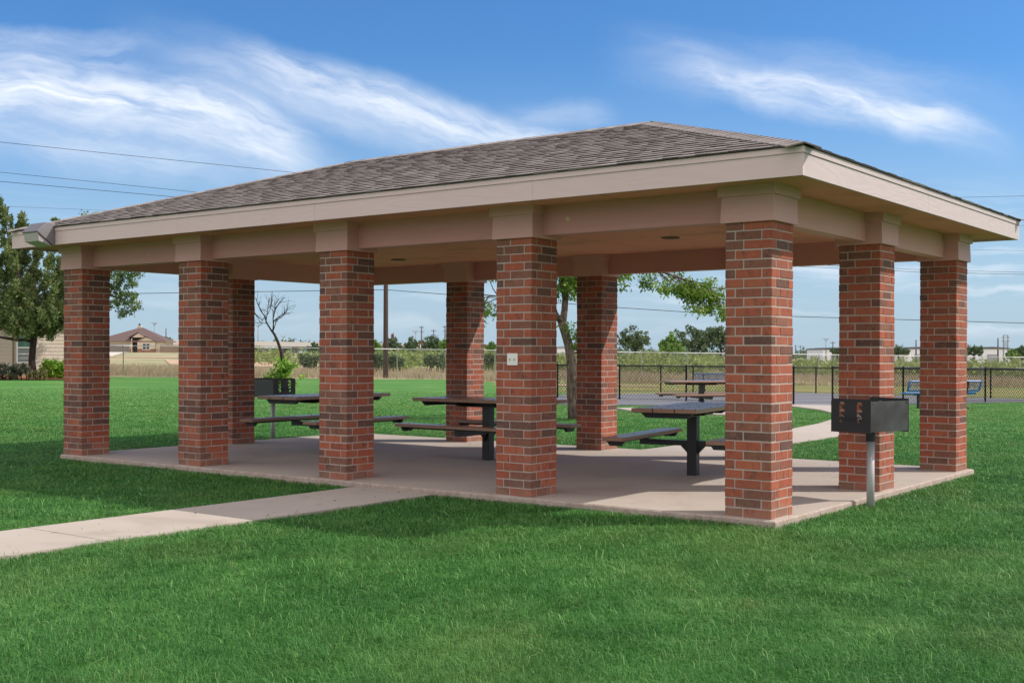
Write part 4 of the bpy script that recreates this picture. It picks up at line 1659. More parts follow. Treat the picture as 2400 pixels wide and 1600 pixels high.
# hedges and garden shrubs by the left building
def shrub(name, label, cat, blobs, D, per, size, mat, seed, group=None, elong=1.4, bottom=None):
    """blobs: (x, y, rx, ry) in photo pixels at depth D, real thickness equal to the width"""
    rn_ = random.Random(seed)
    x_c = sum(b[0] for b in blobs) / len(blobs)
    base = gp(px(x_c, D), D)
    t_ = thing(name, label, cat, base, 0, group)
    cs, rs = [], []
    k_ = D / FPX
    sg = []
    for (x, y, rx_, ry_) in blobs:
        n = max(6, int(rx_ * ry_ / 12))
        for k in range(n):
            d = Vector((rn_.gauss(0, 1), rn_.gauss(0, 1), rn_.gauss(0, 1))).normalized() * rn_.random() ** .35
            dep = rn_.uniform(-1, 1) * 0
            p = P3(x + d.x * rx_, y - d.z * ry_, D + d.y * rx_ * k_ + dep)
            p.z = max(p.z, float(terr(p.x, p.y)) + .08)
            cs.append(tuple(p))
            rs.append(rn_.uniform(.10, .2) * (size / .06) ** .5)
        f0 = P3(x, y, D)
        sg = [([gp(px(x + rn_.uniform(-.3, .3) * rx_, D), D, -.05), f0, f0 + Vector((.1, 0, ry_ * k_ * .7))], [.03, .02, .008])]
        limbs('stem', sg, 'bark_dark', t_, base, 5)
    leaf_cloud('foliage', cs, rs, per, size, mat, seed, t_, base, elong, 0., .2)
    return t_


shrub('hedge', 'dark clipped hedge with pale flecked leaves under the window of the left building', 'hedge',
      [(-70, 868, 22, 16), (-40, 868, 22, 16), (-10, 870, 22, 18), (8, 872, 20, 20), (28, 870, 20, 18), (48, 866, 18, 16), (60, 864, 12, 14)], 59.5, 26, .06, 'leaf_hedge', 41)
shrub('variegated_shrub', 'small yellowish clipped shrub beside the juniper trunk', 'shrub', [(84, 876, 8, 12), (94, 876, 14, 13), (103, 874, 9, 13), (68, 878, 7, 9)], 60.0, 24, .055, 'leaf_variegated', 42)
shrub('bright_shrub', 'bright green rounded shrub half hidden by the leftmost brick column', 'shrub', [(112, 862, 15, 18), (130, 860, 18, 20), (150, 864, 18, 20), (118, 876, 16, 12), (140, 876, 18, 13)], 62.0, 30, .075, 'leaf_bright', 43)


# ------------------------------------------------------------------ left building (lap siding, one window in view)
DB = 70.0
AX = math.atan2(RT[1], RT[0])
bb = gp(px(34, DB), DB)
bld = thing('apartment_building', 'tan lap sided building with a white window behind the juniper tree', 'building', bb, AX + R(38))
# local: x to the right along the wall, y away from us, z up; wall face at y = 0
xw0, xw1, wh = -9.0, 4.6, 3.15
wx0, wx1, wz0, wz1 = .10, 1.02, .72, 2.42
mb = MB()
for k in range(14):
    z0 = .1 + k * .222
    z1 = z0 + .24
    for (a, b) in ((xw0, -.12), (wx1 + .08, xw1)) if z1 > wz0 and z0 < wz1 else ((xw0, -.12), (-.02, xw1)):
        mb.add([(a, -.03, z0), (b, -.03, z0), (b, -.006, z1), (a, -.006, z1), (a, 0, z0), (b, 0, z0)], [(0, 1, 2, 3), (4, 5, 1, 0), (4, 0, 3), (1, 5, 2)])
mb.box(xw0, wx0, .0, .15, -.2, wh)
mb.box(wx1, xw1, .0, .15, -.2, wh)
mb.box(wx0, wx1, .0, .15, -.2, wz0)
mb.box(wx0, wx1, .0, .15, wz1, wh)
mb.box(xw1 - .15, xw1, .15, 8, -.2, wh)
mb.box(xw0, xw0 + .15, .15, 8, -.2, wh)
mb.box(xw0 + .15, xw1 - .15, 7.85, 8, -.2, wh)
wall = mb.build('wall', 'siding_tan', bld)
mb = MB()
mb.box(-.118, -.022, -.05, .0, -.1, wh)
mb.build('corner_trim', 'eave_brown', bld)
mb = MB()
mb.box(xw1 - .1, xw1 + .02, -.05, -.0, -.1, wh)
mb.build('corner_trim', 'eave_brown', bld)
mb = MB()
fw_ = .075
mb.box(wx0 - .01, wx0 + fw_, -.06, .03, wz0, wz1)
mb.box(wx1 - fw_, wx1 + .01, -.06, .03, wz0, wz1)
mb.box(wx0 + fw_, wx1 - fw_, -.06, .03, wz1 - fw_, wz1 + .01)
mb.box(wx0 + fw_, wx1 - fw_, -.06, .03, wz0 - .01, wz0 + fw_)
mb.box(wx0 + fw_, wx1 - fw_, -.05, .02, 1.60, 1.68)
mb.box(wx0 + fw_, wx1 - fw_, -.035, .02, 1.24, 1.29)
mb.box(wx0 + fw_, wx1 - fw_ - .12, -.035, .02, .97, 1.0)
win = mb.build('window', 'white_vinyl', bld)
mb = MB()
mb.box(wx0 + fw_ - .01, wx1 - fw_ + .01, .03, .045, 1.64, wz1 - fw_ + .02)
mb.build('upper_pane', 'window_glass_green', win)
mb = MB()
mb.box(wx0 + fw_ - .01, wx1 - fw_ + .01, .03, .045, wz0, 1.64)
mb.build('lower_pane', 'window_glass_blind', win)
mb = MB()
ov = .45
mb.add([(xw0 - ov, -ov, wh), (xw1 + ov, -ov, wh), (xw1 + ov, 8 + ov, wh), (xw0 - ov, 8 + ov, wh), (xw0 + 4, 4, wh + 1.3), (xw1 - 4, 4, wh + 1.3)],
       [(0, 1, 5, 4), (1, 2, 5), (2, 3, 4, 5), (3, 0, 4), (3, 2, 1, 0)])
mb.build('roof', 'house_shingle', bld)

# ------------------------------------------------------------------ far house
DH = 250.0
hb = gp(px(330, DH), DH)
hs_ = thing('far_house', 'far cream house with hipped brown roof, garage and chimney across the field', 'house', hb, AX + R(5))
k_ = .00925   # metres per pixel of the close view
HX = lambda x: (x - 880) * k_
HZ = lambda y: (862 - y) * k_
ev = HZ(595)
mb = MB()
gx0, gx1 = HX(-80), HX(615)
mb.box(gx1, HX(672), .5, .7, -.3, ev)
mb.box(HX(-160), gx0, .5, .7, -.3, ev)
mb.box(gx0, gx1, .5, .7, HZ(672), ev)
mb.box(HX(672), HX(690), -.3, .7, -.3, ev + .5)
# gable over the porch and the right hand room
mb.prism([(HX(690), HZ(520)), (HX(810), HZ(520)), (HX(1000), HZ(520)), (HX(838), HZ(415))], 1, -.3, -.1)
mb.box(HX(808), HX(1195), -.2, .0, HZ(780), ev)
mb.prism([(HX(820), ev), (HX(1195), ev), (HX(1010), HZ(505))], 1, -.2, .0)
mb.box(HX(1195), HX(1372), .3, .5, HZ(780), ev)
mb.box(HX(1372) - .2, HX(1372), .5, 11, -.3, ev)
mb.box(HX(-160), HX(-160) + .2, .7, 11, -.3, ev)
mb.box(HX(-160), HX(1372), 10.8, 11, -.3, ev)
mb.build('wall', 'stucco_cream', hs_)
mb = MB()
mb.box(HX(808), HX(1185), -.28, .0, -.3, HZ(780))
mb.box(HX(1200), HX(1370), .22, .5, -.3, HZ(780))
mb.box(HX(625), HX(670), .42, .7, -.3, HZ(775))
mb.build('wainscot', 'wainscot_brick', hs_)
mb = MB()
mb.box(gx0, gx1, .62, .66, -.1, HZ(672))
for k in range(1, 4):
    mb.box(gx0, gx1, .60, .622, HZ(672) * k / 4 - .015, HZ(672) * k / 4 + .015)
mb.build('garage_door', 'garage_taupe', hs_)
mb = MB()
mb.box(HX(690), HX(806), 1.2, 1.3, -.1, HZ(640))
mb.box(HX(690), HX(806), .6, 1.2, -.15, -.05)
mb.build('front_door', 'door_dark', hs_)
mb = MB()
mb.box(HX(690), HX(808), 1.1, 1.2, HZ(655), HZ(520))
mb.build('porch_wall', 'porch_brown', hs_)
mb = MB()
x0, x1, z0, z1 = HX(918), HX(1092), HZ(805), HZ(655)
e = .09
mb.box(x0, x0 + e, -.32, -.2, z0, z1)
mb.box(x1 - e, x1, -.32, -.2, z0, z1)
mb.box(x0 + e, x1 - e, -.32, -.2, z1 - e, z1)
mb.box(x0 + e, x1 - e, -.32, -.2, z0, z0 + e)
mb.box((x0 + x1) / 2 - e / 2, (x0 + x1) / 2 + e / 2, -.31, -.2, z0 + e, z1 - e)
for q0, q1 in ((x0 + e, (x0 + x1) / 2 - e / 2), ((x0 + x1) / 2 + e / 2, x1 - e)):
    mb.box(q0, q1, -.305, -.2, (z0 + z1) / 2 - .03, (z0 + z1) / 2 + .03)
wn = mb.build('window', 'white_vinyl', hs_)
mb = MB()
mb.box(x0 + .02, x1 - .02, -.25, -.205, z0 + .02, z1 - .02)
mb.build('pane', 'window_glass', wn)
mb = MB()
rz0 = ev
rl, rr_ = HX(-210), HX(1440)
rid0, rid1 = HX(720), HX(800)
zr_ = HZ(285)
f0 = .15
mb.add([(rl, f0 - .4, rz0 - .12), (rr_, f0 - .2, rz0 - .12), (rr_, 11.4, rz0 - .12), (rl, 11.4, rz0 - .12), (rid0, 5.6, zr_), (rid1, 5.6, zr_)],
       [(0, 1, 5, 4), (1, 2, 5), (2, 3, 4, 5), (3, 0, 4), (3, 2, 1, 0)])
# two cross gables on the front
for (xa, xb, xm, za, zm, yf) in ((HX(610), HX(1050), HX(825), HZ(520), HZ(398), -.55), (HX(805), HX(1215), HX(1005), ev + .05, HZ(488), -.45)):
    th = .14
    mb.add([(xa, yf, za), (xm, yf, zm), (xb, yf, za), (xa, 3.8, za), (xm, 3.8, zm), (xb, 3.8, za),
            (xa, yf, za - th), (xm, yf, zm - th), (xb, yf, za - th), (xa, 3.8, za - th), (xm, 3.8, zm - th), (xb, 3.8, za - th)],
           [(0, 1, 4, 3), (1, 2, 5, 4), (6, 9, 10, 7), (7, 10, 11, 8), (0, 6, 7, 1), (1, 7, 8, 2), (0, 3, 9, 6), (2, 8, 11, 5)])
rf = mb.build('roof', 'house_shingle', hs_)
mb = MB()
mb.box(rl, rr_, f0 - .46, f0 - .41, rz0 - .28, rz0 - .06)
mb.box(rr_ - .05, rr_, f0 - .4, 11.4, rz0 - .28, rz0 - .125)
mb.build('eave_board', 'eave_brown', hs_)
mb = MB()
mb.box(HX(672), HX(748), 5.4, 6.2, HZ(340), HZ(240))
mb.box(HX(662), HX(756), 5.3, 6.3, HZ(262), HZ(245))
ch = mb.build('chimney', 'stucco_cream', rf)
mb = MB()
mb.lathe([(.20, 0), (.20, .30), (.26, .31), (.22, .42), (.02, .46)], 12, (HX(712), 5.8, HZ(240)))
mb.build('flue_cap', 'black_paint', rf)

fb_ = gp(px(400, 246), 246)
wf = thing('wood_fence', 'weathered reddish wood privacy fence right of the far house', 'fence', fb_, AX + R(5))
mb = MB()
rn = random.Random(2)
nb = 58
for k in range(nb):
    x = -2.2 + k * .105
    h = 1.55 if k < 38 else 1.55 - .35 * ((k - 38) / 20) ** 2
    mb.box(x, x + .098, rn.uniform(-.01, .01), rn.uniform(.018, .03), -.1, h + rn.uniform(-.03, .03))
mb.build('board_panel', 'fence_wood', wf)
mb = MB()
for z in (.35, 1.1):
    mb.box(-2.2, 3.9, .032, .07, z, z + .09)
mb.build('rail', 'fence_wood', wf)

# ------------------------------------------------------------------ highway bridge
DBR = 300.0
bA, bB = (px(395, 285.), 285.), (px(800, 330.), 330.)
base = gp(*bA)
br = thing('highway_bridge', 'long pale elevated highway behind the far house and field', 'bridge', base)
A_, B_ = Vector((*wxy(*bA), 0)), Vector((*wxy(*bB), 0))
A_ = Vector((A_.x, A_.y, zat(806, 285., 395)))
B_ = Vector((B_.x, B_.y, zat(811.5, 330., 800)))
ext = (B_ - A_)
A2, B2 = A_ - ext * .25, B_ + ext * .6
mb = MB()
mb.bar(A2 - base, B2 - base, 9., .55)
mb.build('deck', 'bridge_concrete', br)
nside = Vector((ext.y, -ext.x, 0)).normalized()
if nside.dot(Vector(FW)) > 0:
    nside = -nside
for s in (1, -1):
    mb = MB()
    o_ = nside * 4.3 * s + Vector((0, 0, .62))
    mb.bar(A2 - base + o_, B2 - base + o_, .3, .68)
    mb.build('barrier', 'bridge_concrete', br)
for k in range(9):
    p = A2.lerp(B2, (k + .5) / 9) - base
    mb = MB()
    for s in (-2.6, 2.6):
        mb.bar(p + nside * s - Vector((0, 0, 5.)), p + nside * s - Vector((0, 0, .9)), .8, .8)
    mb.bar(p - nside * 4 - Vector((0, 0, .6)), p + nside * 4 - Vector((0, 0, .6)), .9, .62)
    mb.build('pier', 'bridge_concrete', br)


# ------------------------------------------------------------------ far trees, shrubs and scrub
def far_tree(label, x, ytop, ybase, halfw, D, mat, seed, group='trees along the far side of the field', n=46):
    rn_ = random.Random(seed)
    base = gp(px(x, D), D)
    top = zat(ytop, D, x)
    t_ = thing('far_tree', label, 'tree', base, 0, group)
    k = D / FPX
    r = halfw * k
    h0 = max(base.z + .6, zat(ybase, D, x))
    H_ = top - h0
    sg = [([base - Vector((0, 0, .3)), base + Vector((0, 0, max(.8, h0 - base.z))), Vector((base.x, base.y, h0 + H_ * .6))], [.28, .22, .08])]
    cs, rs = [], []
    lobes = [(rn_.uniform(-.75, .75), rn_.uniform(-.7, .7), rn_.uniform(.25, .85), rn_.uniform(.28, .5)) for _ in range(12)]
    lobes += [(0, 0, .8, .42), (-.4, 0, .45, .5), (.45, 0, .45, .5)]
    for (lx, ly, lz, lr) in lobes:
        z = h0 + H_ * lz * (1 - .28 * abs(lx))
        c = Vector((base.x + RT[0] * lx * r + FW[0] * ly * r, base.y + RT[1] * lx * r + FW[1] * ly * r, z))
        if len(sg) < 6:
            sg.append(([base + Vector((0, 0, max(.8, h0 - base.z))), c], [.12, .04]))
        for q in range(n // 6):
            d = Vector((rn_.gauss(0, 1), rn_.gauss(0, 1), rn_.gauss(0, 1))).normalized() * rn_.random() ** .35
            p = c + Vector((d.x * r * lr, d.y * r * lr, d.z * min(H_ * .35, r * lr)))
            p.z = min(p.z, top + rn_.uniform(-.3, .15) * H_ * .2)
            cs.append(tuple(p))
            rs.append(rn_.uniform(.3, .65) * max(.5, r / 3.2))
    limbs('trunk', sg, 'bark_dark', t_, base, 6)
    leaf_cloud('crown', cs, rs, 40, .235 * max(.6, min(1.2, r / 3)), mat, seed, t_, base, 1.4, 0., .2)
    return t_


FT = [
    ('round dark tree left of the two big trees between the right columns', 1488, 766, 828, 38, 230, 'leaf_far'),
    ('light green low tree between the round dark tree and the wide dark trees', 1575, 783, 830, 36, 215, 'leaf_far_light'),
    ('tall wide dark tree rising behind the light green tree', 1622, 764, 828, 50, 245, 'leaf_far'),
    ('wide dark tree reaching behind the near corner column', 1690, 768, 828, 46, 245, 'leaf_far'),
    ('small dark tree right of the middle end column, before a pale warehouse', 2106, 810, 834, 22, 260, 'leaf_far'),
    ('dark tree at the left end of the rightmost pale warehouse', 2283, 811, 834, 24, 250, 'leaf_far'),
    ('dark tree at the right edge of the photo beyond the lattice tower', 2392, 813, 834, 26, 260, 'leaf_far'),
    ('bright low tree in front of the lattice tower on the right', 2372, 822, 840, 16, 190, 'leaf_far_light'),
    ('green tree just left of the big utility pole', 876, 797, 825, 18, 190, 'leaf_far_light'),
    ('dark tree just right of the big utility pole under the red tank', 924, 790, 828, 24, 210, 'leaf_far'),
    ('dark open tree midway between the utility pole and the back column', 962, 790, 830, 22, 210, 'leaf_far'),
    ('broad dark tree left of the shaded back column', 1016, 787, 828, 30, 215, 'leaf_far'),
    ('light green tree touching the shaded back column', 1046, 797, 830, 20, 180, 'leaf_far_light'),
    ('green tree between the shaded back column and the column with the switch plate', 1152, 802, 832, 14, 200, 'leaf_far_light'),
    ('small dark tree behind the highway left of the dead tree', 602, 799, 822, 16, 345, 'leaf_far'),
    ('dark green tree above the highway left of the third front column', 735, 802, 824, 16, 270, 'leaf_far'),
    ('dark tree right of the far house roof', 385, 792, 812, 24, 335, 'leaf_far'),
    ('small dark tree right of the leaning trunk, seen beside the back column', 1347, 806, 830, 10, 220, 'leaf_far'),
    ('dark tree behind the blue roofed hall beside the middle end column', 1962, 815, 834, 18, 290, 'leaf_far'),
]
for i, a in enumerate(FT):
    far_tree(*a, 300 + i)

SH = [
    ('dark grey green shrub behind the fence left of the third front column', 722, 838, 24, 24, 100),
    ('dark shrub behind the fence at the foot of the utility pole', 886, 836, 15, 22, 92),
    ('dark shrub just right of the utility pole behind the fence', 922, 838, 17, 20, 92),
    ('dark leafy shrub behind the fence left of the shaded back column', 1022, 836, 22, 22, 92),
    ('dark shrub behind the fence right of the third front column', 866, 836, 12, 16, 100),
    ('dark shrub behind the fence next to the column with the switch plate', 1146, 836, 10, 18, 100),
]
for i, (lab, x, y, rx_, ry_, D) in enumerate(SH):
    rr_ = random.Random(900 + i)
    lob = [(x + rr_.uniform(-1, 1) * rx_, y + ry_ * rr_.uniform(.0, .8), rx_ * rr_.uniform(.25, .5), ry_ * rr_.uniform(.3, .55)) for _ in range(7)]
    shrub('field_shrub', lab, 'shrub', lob + [(x, y + ry_ * .35, rx_ * .7, ry_ * .6)],
          D, 12, .16, 'leaf_scrub_dark', 70 + i, 'dark shrubs behind the tall fence')

g_ = np.random.default_rng(77)
cs, rs = [], []
for k in range(560):
    D = g_.uniform(98, 175)
    x = g_.uniform(560, 2560)
    if x < 760 and (D < 125 or g_.random() < .35):
        continue
    a = px(x, D)
    b = gp(a, D)
    top = g_.uniform(.7, 2.1) if x < 1100 else g_.uniform(.7, 1.9) * (1.25 if g_.random() > .85 else 1)
    if 1750 < x:
        top *= .85
    hw = g_.uniform(.9, 2.2)
    for q in range(int(9 * hw)):
        d = g_.normal(size=3)
        d /= np.linalg.norm(d)
        d *= g_.random() ** .4
        cs.append((b.x + d[0] * hw, b.y + d[1] * hw, b.z + top * .5 + d[2] * top * .5))
        rs.append(g_.uniform(.25, .5))
sc_ = leaf_cloud('scrub', cs, rs, 13, .17, 'leaf_scrub', 78, None, (0, 0, 0), 1.8, -.3, .2)
tag(sc_, 'olive green scrub brush covering the field beyond the fence', 'scrub', kind='stuff')
cs, rs = [], []
for k in range(420):
    D = g_.uniform(420, 700)
    a = px(g_.uniform(-200, 2700), D)
    b = gp(a, D)
    top = g_.uniform(2.0, 4.6)
    for q in range(7):
        d = g_.normal(size=3) * .5
        cs.append((b.x + d[0] * 5, b.y + d[1] * 5, b.z + top * g_.uniform(.15, 1)))
        rs.append(1.2)
tl_ = leaf_cloud('treeline', cs, rs, 16, .6, 'leaf_far', 79, None, (0, 0, 0), 1.4, 0, .2)
tag(tl_, 'low dark line of trees along the far horizon', 'treeline', kind='stuff')

# ------------------------------------------------------------------ poles and wires
DU = 74.3
ub = gp(px(904, DU), DU)
up_ = thing('utility_pole', 'tall dark wooden utility pole in the field behind the pavilion', 'utility pole', ub)
mb = MB()
mb.lathe([(.17, -.3), (.155, 3.), (.14, 7), (.115, 12.6), (.10, 12.7), (.01, 12.72)], 12)
mb.build('shaft', 'pole_wood', up_, smooth=True)
mb = MB()
mb.bar(Vector((-RT[0] * 1.3 - FW[0] * .16, -RT[1] * 1.3 - FW[1] * .16, 12.0)), Vector((RT[0] * 1.3 - FW[0] * .16, RT[1] * 1.3 - FW[1] * .16, 12.0)), .1, .12)
mb.build('crossarm', 'pole_wood', up_)
mb = MB()
for k in (-1.2, -.5, .5, 1.2):
    mb.lathe([(.04, 12.06), (.05, 12.1), (.03, 12.16), (.05, 12.2), (.01, 12.26)], 8, (RT[0] * k - FW[0] * .16, RT[1] * k - FW[1] * .16, 0))
mb.build('insulator', 'pole_far', up_)


def wire(label, pts, r=.014, sag=0.):
    P = [P3(*p) for p in pts]
    full = []
    for a, b in zip(P[:-1], P[1:]):
        for k in range(12):
            f = k / 12
            q = a.lerp(b, f)
            q.z -= sag * 4 * f * (1 - f)
            full.append(q)
    full.append(P[-1])
    base = full[0]
    mb = MB()
    mb.tube([p - base for p in full], r * .85, 5)
    o = mb.build('power_line', 'wire_black')
    o.location = base
    tag(o, label, 'power line', 'overhead wires')
    return o


wire('topmost overhead wire crossing the sky on the left above the roof', [(-420, 290, 60), (904, 427, DU)], .016)
wire('upper of the two close overhead wires on the left sky', [(-420, 361, 60), (904, 496, DU)], .014)
wire('lower of the two close overhead wires on the left sky', [(-420, 388, 60), (904, 506, DU)], .017)
wire('faint lowest overhead wire at the left above the tree tops', [(-420, 466, 66), (904, 520, DU)], .008)
wire('sagging cable through the pavilion openings, fixed low on the utility pole', [(-300, 706, 70), (300, 688, 72), (904, 679, DU), (1447, 720.5, 74), (1700, 737, 73), (2400, 757, 72), (2700, 759, 72)], .022)
wire('overhead wire in the right sky just above the roof end', [(904, 500, DU), (2245, 463, 66), (2700, 452, 64)], .011)
wire('upper of the paired wires seen between the right end columns', [(904, 560, DU), (1860, 618, 72), (2155, 632, 72), (2400, 638, 71), (2700, 640, 70)], .012)
wire('lower of the paired wires seen between the right end columns', [(904, 566, DU), (1860, 624, 72), (2155, 637.5, 72), (2400, 643, 71), (2700, 646, 70)], .014)
wire('short wire at the right photo edge level with the fascia corner', [(904, 520, DU), (2330, 528, 70), (2700, 531, 70)], .010)
wire('faint wire under the right end of the fascia', [(904, 540, DU), (2270, 585, 72), (2700, 594, 72)], .008)


def far_pole(name, label, x, ytop, D, kind, r=.13, mat='pole_far', group='small poles on the horizon'):
    base = gp(px(x, D), D)
    top = zat(ytop, D, x) - base.z
    t_ = thing(name, label, 'street lamp' if name == 'street_lamp' else 'utility pole', base, 0, group)
    mb = MB()
    mb.lathe([(r, -.3), (r * .95, top * .5), (r * .7, top), (.01, top + .02)], 8)
    mb.build('shaft', mat, t_, smooth=True)
    k = D / FPX
    rt = Vector(RT)
    if kind == 'cross':
        for (dy, hw) in ((3, 6), (13, 5)):
            mb = MB()
            mb.bar(rt * -hw * k + Vector((0, 0, top - dy * k)), rt * hw * k + Vector((0, 0, top - dy * k)), .14, .16)
            mb.build('crossarm', mat, t_)
            if dy == 3 and top < 6:
                break
    if kind == 'lamp':
        for s in (-1, 1):
            mb = MB()
            mb.tube([Vector((0, 0, top - 5.5 * k)), rt * s * 2 * k + Vector((0, 0, top - 2 * k)), rt * s * 4.5 * k + Vector((0, 0, top))], r * .5, 6)
            mb.box(-.2, .2, -.2, .2, top - .05, top + .12)
            for i in range(len(mb.v) - 8, len(mb.v)):
                v_ = mb.v[i]
                mb.v[i] = (v_[0] + rt.x * s * 4.5 * k, v_[1] + rt.y * s * 4.5 * k, v_[2])
            mb.build('lamp_arm', mat, t_)
    return t_


far_pole('street_lamp', 'two armed street lamp standing right of the far house', 362, 757, 280, 'lamp', .15, 'steel_far', 'two armed street lamps')
far_pole('street_lamp', 'two armed street lamp beyond the highway left of the dead tree', 605, 762, 330, 'lamp', .17, 'steel_far', 'two armed street lamps')
far_pole('street_lamp', 'thin street lamp beyond the highway between dead tree and cross pole', 664, 788, 370, 'lamp', .12, 'steel_far', 'two armed street lamps')
far_pole('street_lamp', 'thin two armed street lamp above the far trees between pole and back column', 974, 776, 330, 'lamp', .13, 'steel_far', 'two armed street lamps')
far_pole('street_lamp', 'two armed street lamp left of the middle end column', 1936, 794, 330, 'lamp', .15, 'steel_far', 'two armed street lamps')
far_pole('utility_pole', 'dark far pole right of the far house roof above the trees', 389, 769, 340, 'plain', .2)
far_pole('utility_pole', 'small cross armed pole above the highway right of the dead tree', 689, 792, 350, 'cross', .17)
far_pole('utility_pole', 'tall two crossarm pole above the far trees, third from the shaded back column', 988, 764, 300, 'cross', .2)
far_pole('utility_pole', 'shorter cross armed pole between the two tall ones near the back column', 1016, 772, 310, 'cross', .16)
far_pole('utility_pole', 'tall cross armed pole touching the shaded back column', 1043, 763, 300, 'cross', .2)
far_pole('utility_pole', 'pole with a dark transformer at the right edge of the near corner column', 1865, 808, 330, 'plain', .2)
far_pole('utility_pole', 'thin cross armed pole right of the near corner column', 1876, 809, 380, 'cross', .12)
far_pole('utility_pole', 'thin pole above the scrub midway to the middle end column', 1885, 811, 380, 'plain', .12)
far_pole('utility_pole', 'thin cross armed pole above the tallest weeds left of the middle end column', 1899, 814, 360, 'cross', .1)
far_pole('utility_pole', 'cross armed pole beside the middle end column', 1952, 800, 330, 'cross', .2)
far_pole('utility_pole', 'dark pole above the pale warehouse between the right columns', 2147, 796, 330, 'plain', .24)
far_pole('utility_pole', 'dark plain pole just left of the lattice tower', 2339, 792, 310, 'plain', .24)

DTW = 330.
tw_b = gp(px(2357, DTW), DTW)
tw_ = thing('transmission_tower', 'steel lattice transmission tower at the right edge of the photo', 'tower', tw_b)
k = DTW / FPX
rt = Vector(RT)
H_ = zat(785, DTW, 2357) - tw_b.z
hw = 5.2 * k
for s in (-1, 1):
    mb = MB()
    mb.bar(rt * s * hw - Vector((0, 0, .3)), rt * s * hw + Vector((0, 0, H_)), .28, .28)
    mb.build('leg', 'steel_far', tw_)
for dz_, e in ((0.5, 1.0), (5.5, 1.75), (14, 1.75), (27, 1.1)):
    mb = MB()
    z = H_ - dz_ * k
    mb.bar(rt * -hw * e + Vector((0, 0, z)), rt * hw * e + Vector((0, 0, z)), .2, .2)
    mb.build('crossarm', 'steel_far', tw_)
for s in (-1, 1):
    mb = MB()
    mb.bar(rt * -hw * s + Vector((0, 0, H_ - 27 * k)), rt * hw * s + Vector((0, 0, H_ - 14 * k)), .12, .12)
    mb.build('brace', 'steel_far', tw_)


def warehouse(label, x0, x1, ytop, D, depth=18, dark_top=True):
    a0, a1 = px(x0, D), px(x1, D)
    base = gp((a0 + a1) / 2, D)
    t_ = thing('warehouse', label, 'warehouse', base, AX, 'pale industrial halls on the horizon')
    h = zat(ytop, D, (x0 + x1) / 2) - base.z
    W = (a1 - a0) / 2
    mb = MB()
    mb.box(-W, W, 0, depth, -.4, h)
    n = int(W * 2 / .8)
    for k in range(n):
        x = -W + .4 + k * .8
        mb.box(x - .04, x + .04, -.05, -.001, 0, h - .3)
    mb.build('wall', 'metal_wall', t_)
    mb = MB()
    mb.prism([(-W - .3, h), (W + .3, h), (W + .3, h + .25), (0, h + .6), (-W - .3, h + .25)], 1, -.3, depth + .3)
    mb.build('roof', 'metal_trim' if dark_top else 'metal_roof', t_)
    mb = MB()
    mb.box(-W * .35, -W * .35 + 3, -.09, -.055, -.1, min(3.2, h * .6))
    mb.build('door', 'metal_roof', t_)
    return t_


warehouse('pale blue hall with dark parapet left of the middle end column', 1929, 1985, 819, 330)
warehouse('white warehouse between the middle and back right end columns', 2119, 2190, 817.5, 340)
warehouse('long pale warehouse with dark roof edge right of the back corner column', 2288, 2366, 817.5, 330)
warehouse('low white hall seen left of the leaning tree trunk', 1296, 1345, 816, 330, dark_top=False)
# small pink-tan building and dark red tanks above the trees
DK = 300.
kb = gp(px(1140, DK), DK)
kt = thing('far_building', 'small pinkish building behind the trees left of the switch plate column', 'building', kb, AX)
h = zat(808, DK, 1140) - kb.z
mb = MB()
mb.box(-4, 2.4, 0, 8, -.3, h * .82)
mb.build('wall', 'stucco_cream', kt)
mb = MB()
mb.prism([(-4.4, h * .82), (2.8, h * .82), (-.8, h + .3)], 1, -.3, 8.3)
mb.build('roof', 'eave_brown', kt)
for (lab, x, y0, y1, hwp) in (('dark red rooftop tank with an antenna right of the big utility pole', 920, 784, 796, 3.4), ('dark red flat topped tank under the tall cross armed pole', 986.5, 799, 806, 5.)):
    D = 260.
    b = gp(px(x, D), D)
    t_ = thing('storage_tank', lab, 'tank', b, AX, 'dark red tanks above the trees')
    k = D / FPX
    zt, zb = zat(y0, D, x) - b.z, zat(y1, D, x) - b.z
    mb = MB()
    mb.lathe([(hwp * k, zb), (hwp * k, zt), (hwp * k * .8, zt + .15), (.02, zt + .2)], 14)
    mb.build('tank', 'red_tank', t_)
    mb = MB()
    for s in (-.7, .7):
        mb.bar((s * hwp * k, 0, -.3), (s * hwp * k, 0, zb + .01), .2, .2)
    mb.build('stand', 'pole_far', t_)
    mb = MB()
    mb.tube([(hwp * k * .5, 0, zt), (hwp * k * .5, 0, zt + 5 * k)], .07, 5)
    mb.build('antenna', 'pole_far', t_)

# ------------------------------------------------------------------ grass
PA = [(X0 - .006, -.05), (X1 + .06, -.05), (X1 + .06, Y1 + .10), (X0 - .006, Y1 + .10)]
POLY = [np.array(PA), np.array([(-4.735, 0), (-3.695, 0), (-3.695, -10), (-4.735, -10)]), np.array(densify(L_, 3) + densify(R_, 3)[::-1]), np.array(PAD),
        np.array([wxy(*p) for p in ap]), np.array([wxy(*p) for p in (CG, CR, CF, CL)])]


def inside(poly, x, y):
    r = np.zeros(len(x), bool)
    n = len(poly)
    for i in range(n):
        x0, y0 = poly[i]
        x1, y1 = poly[(i + 1) % n]
        c = (y0 > y) != (y1 > y)
        with np.errstate(divide='ignore', invalid='ignore'):
            xi = (x1 - x0) * (y - y0) / (y1 - y0 + 1e-12) + x0
        r ^= c & (x < xi)
    return r


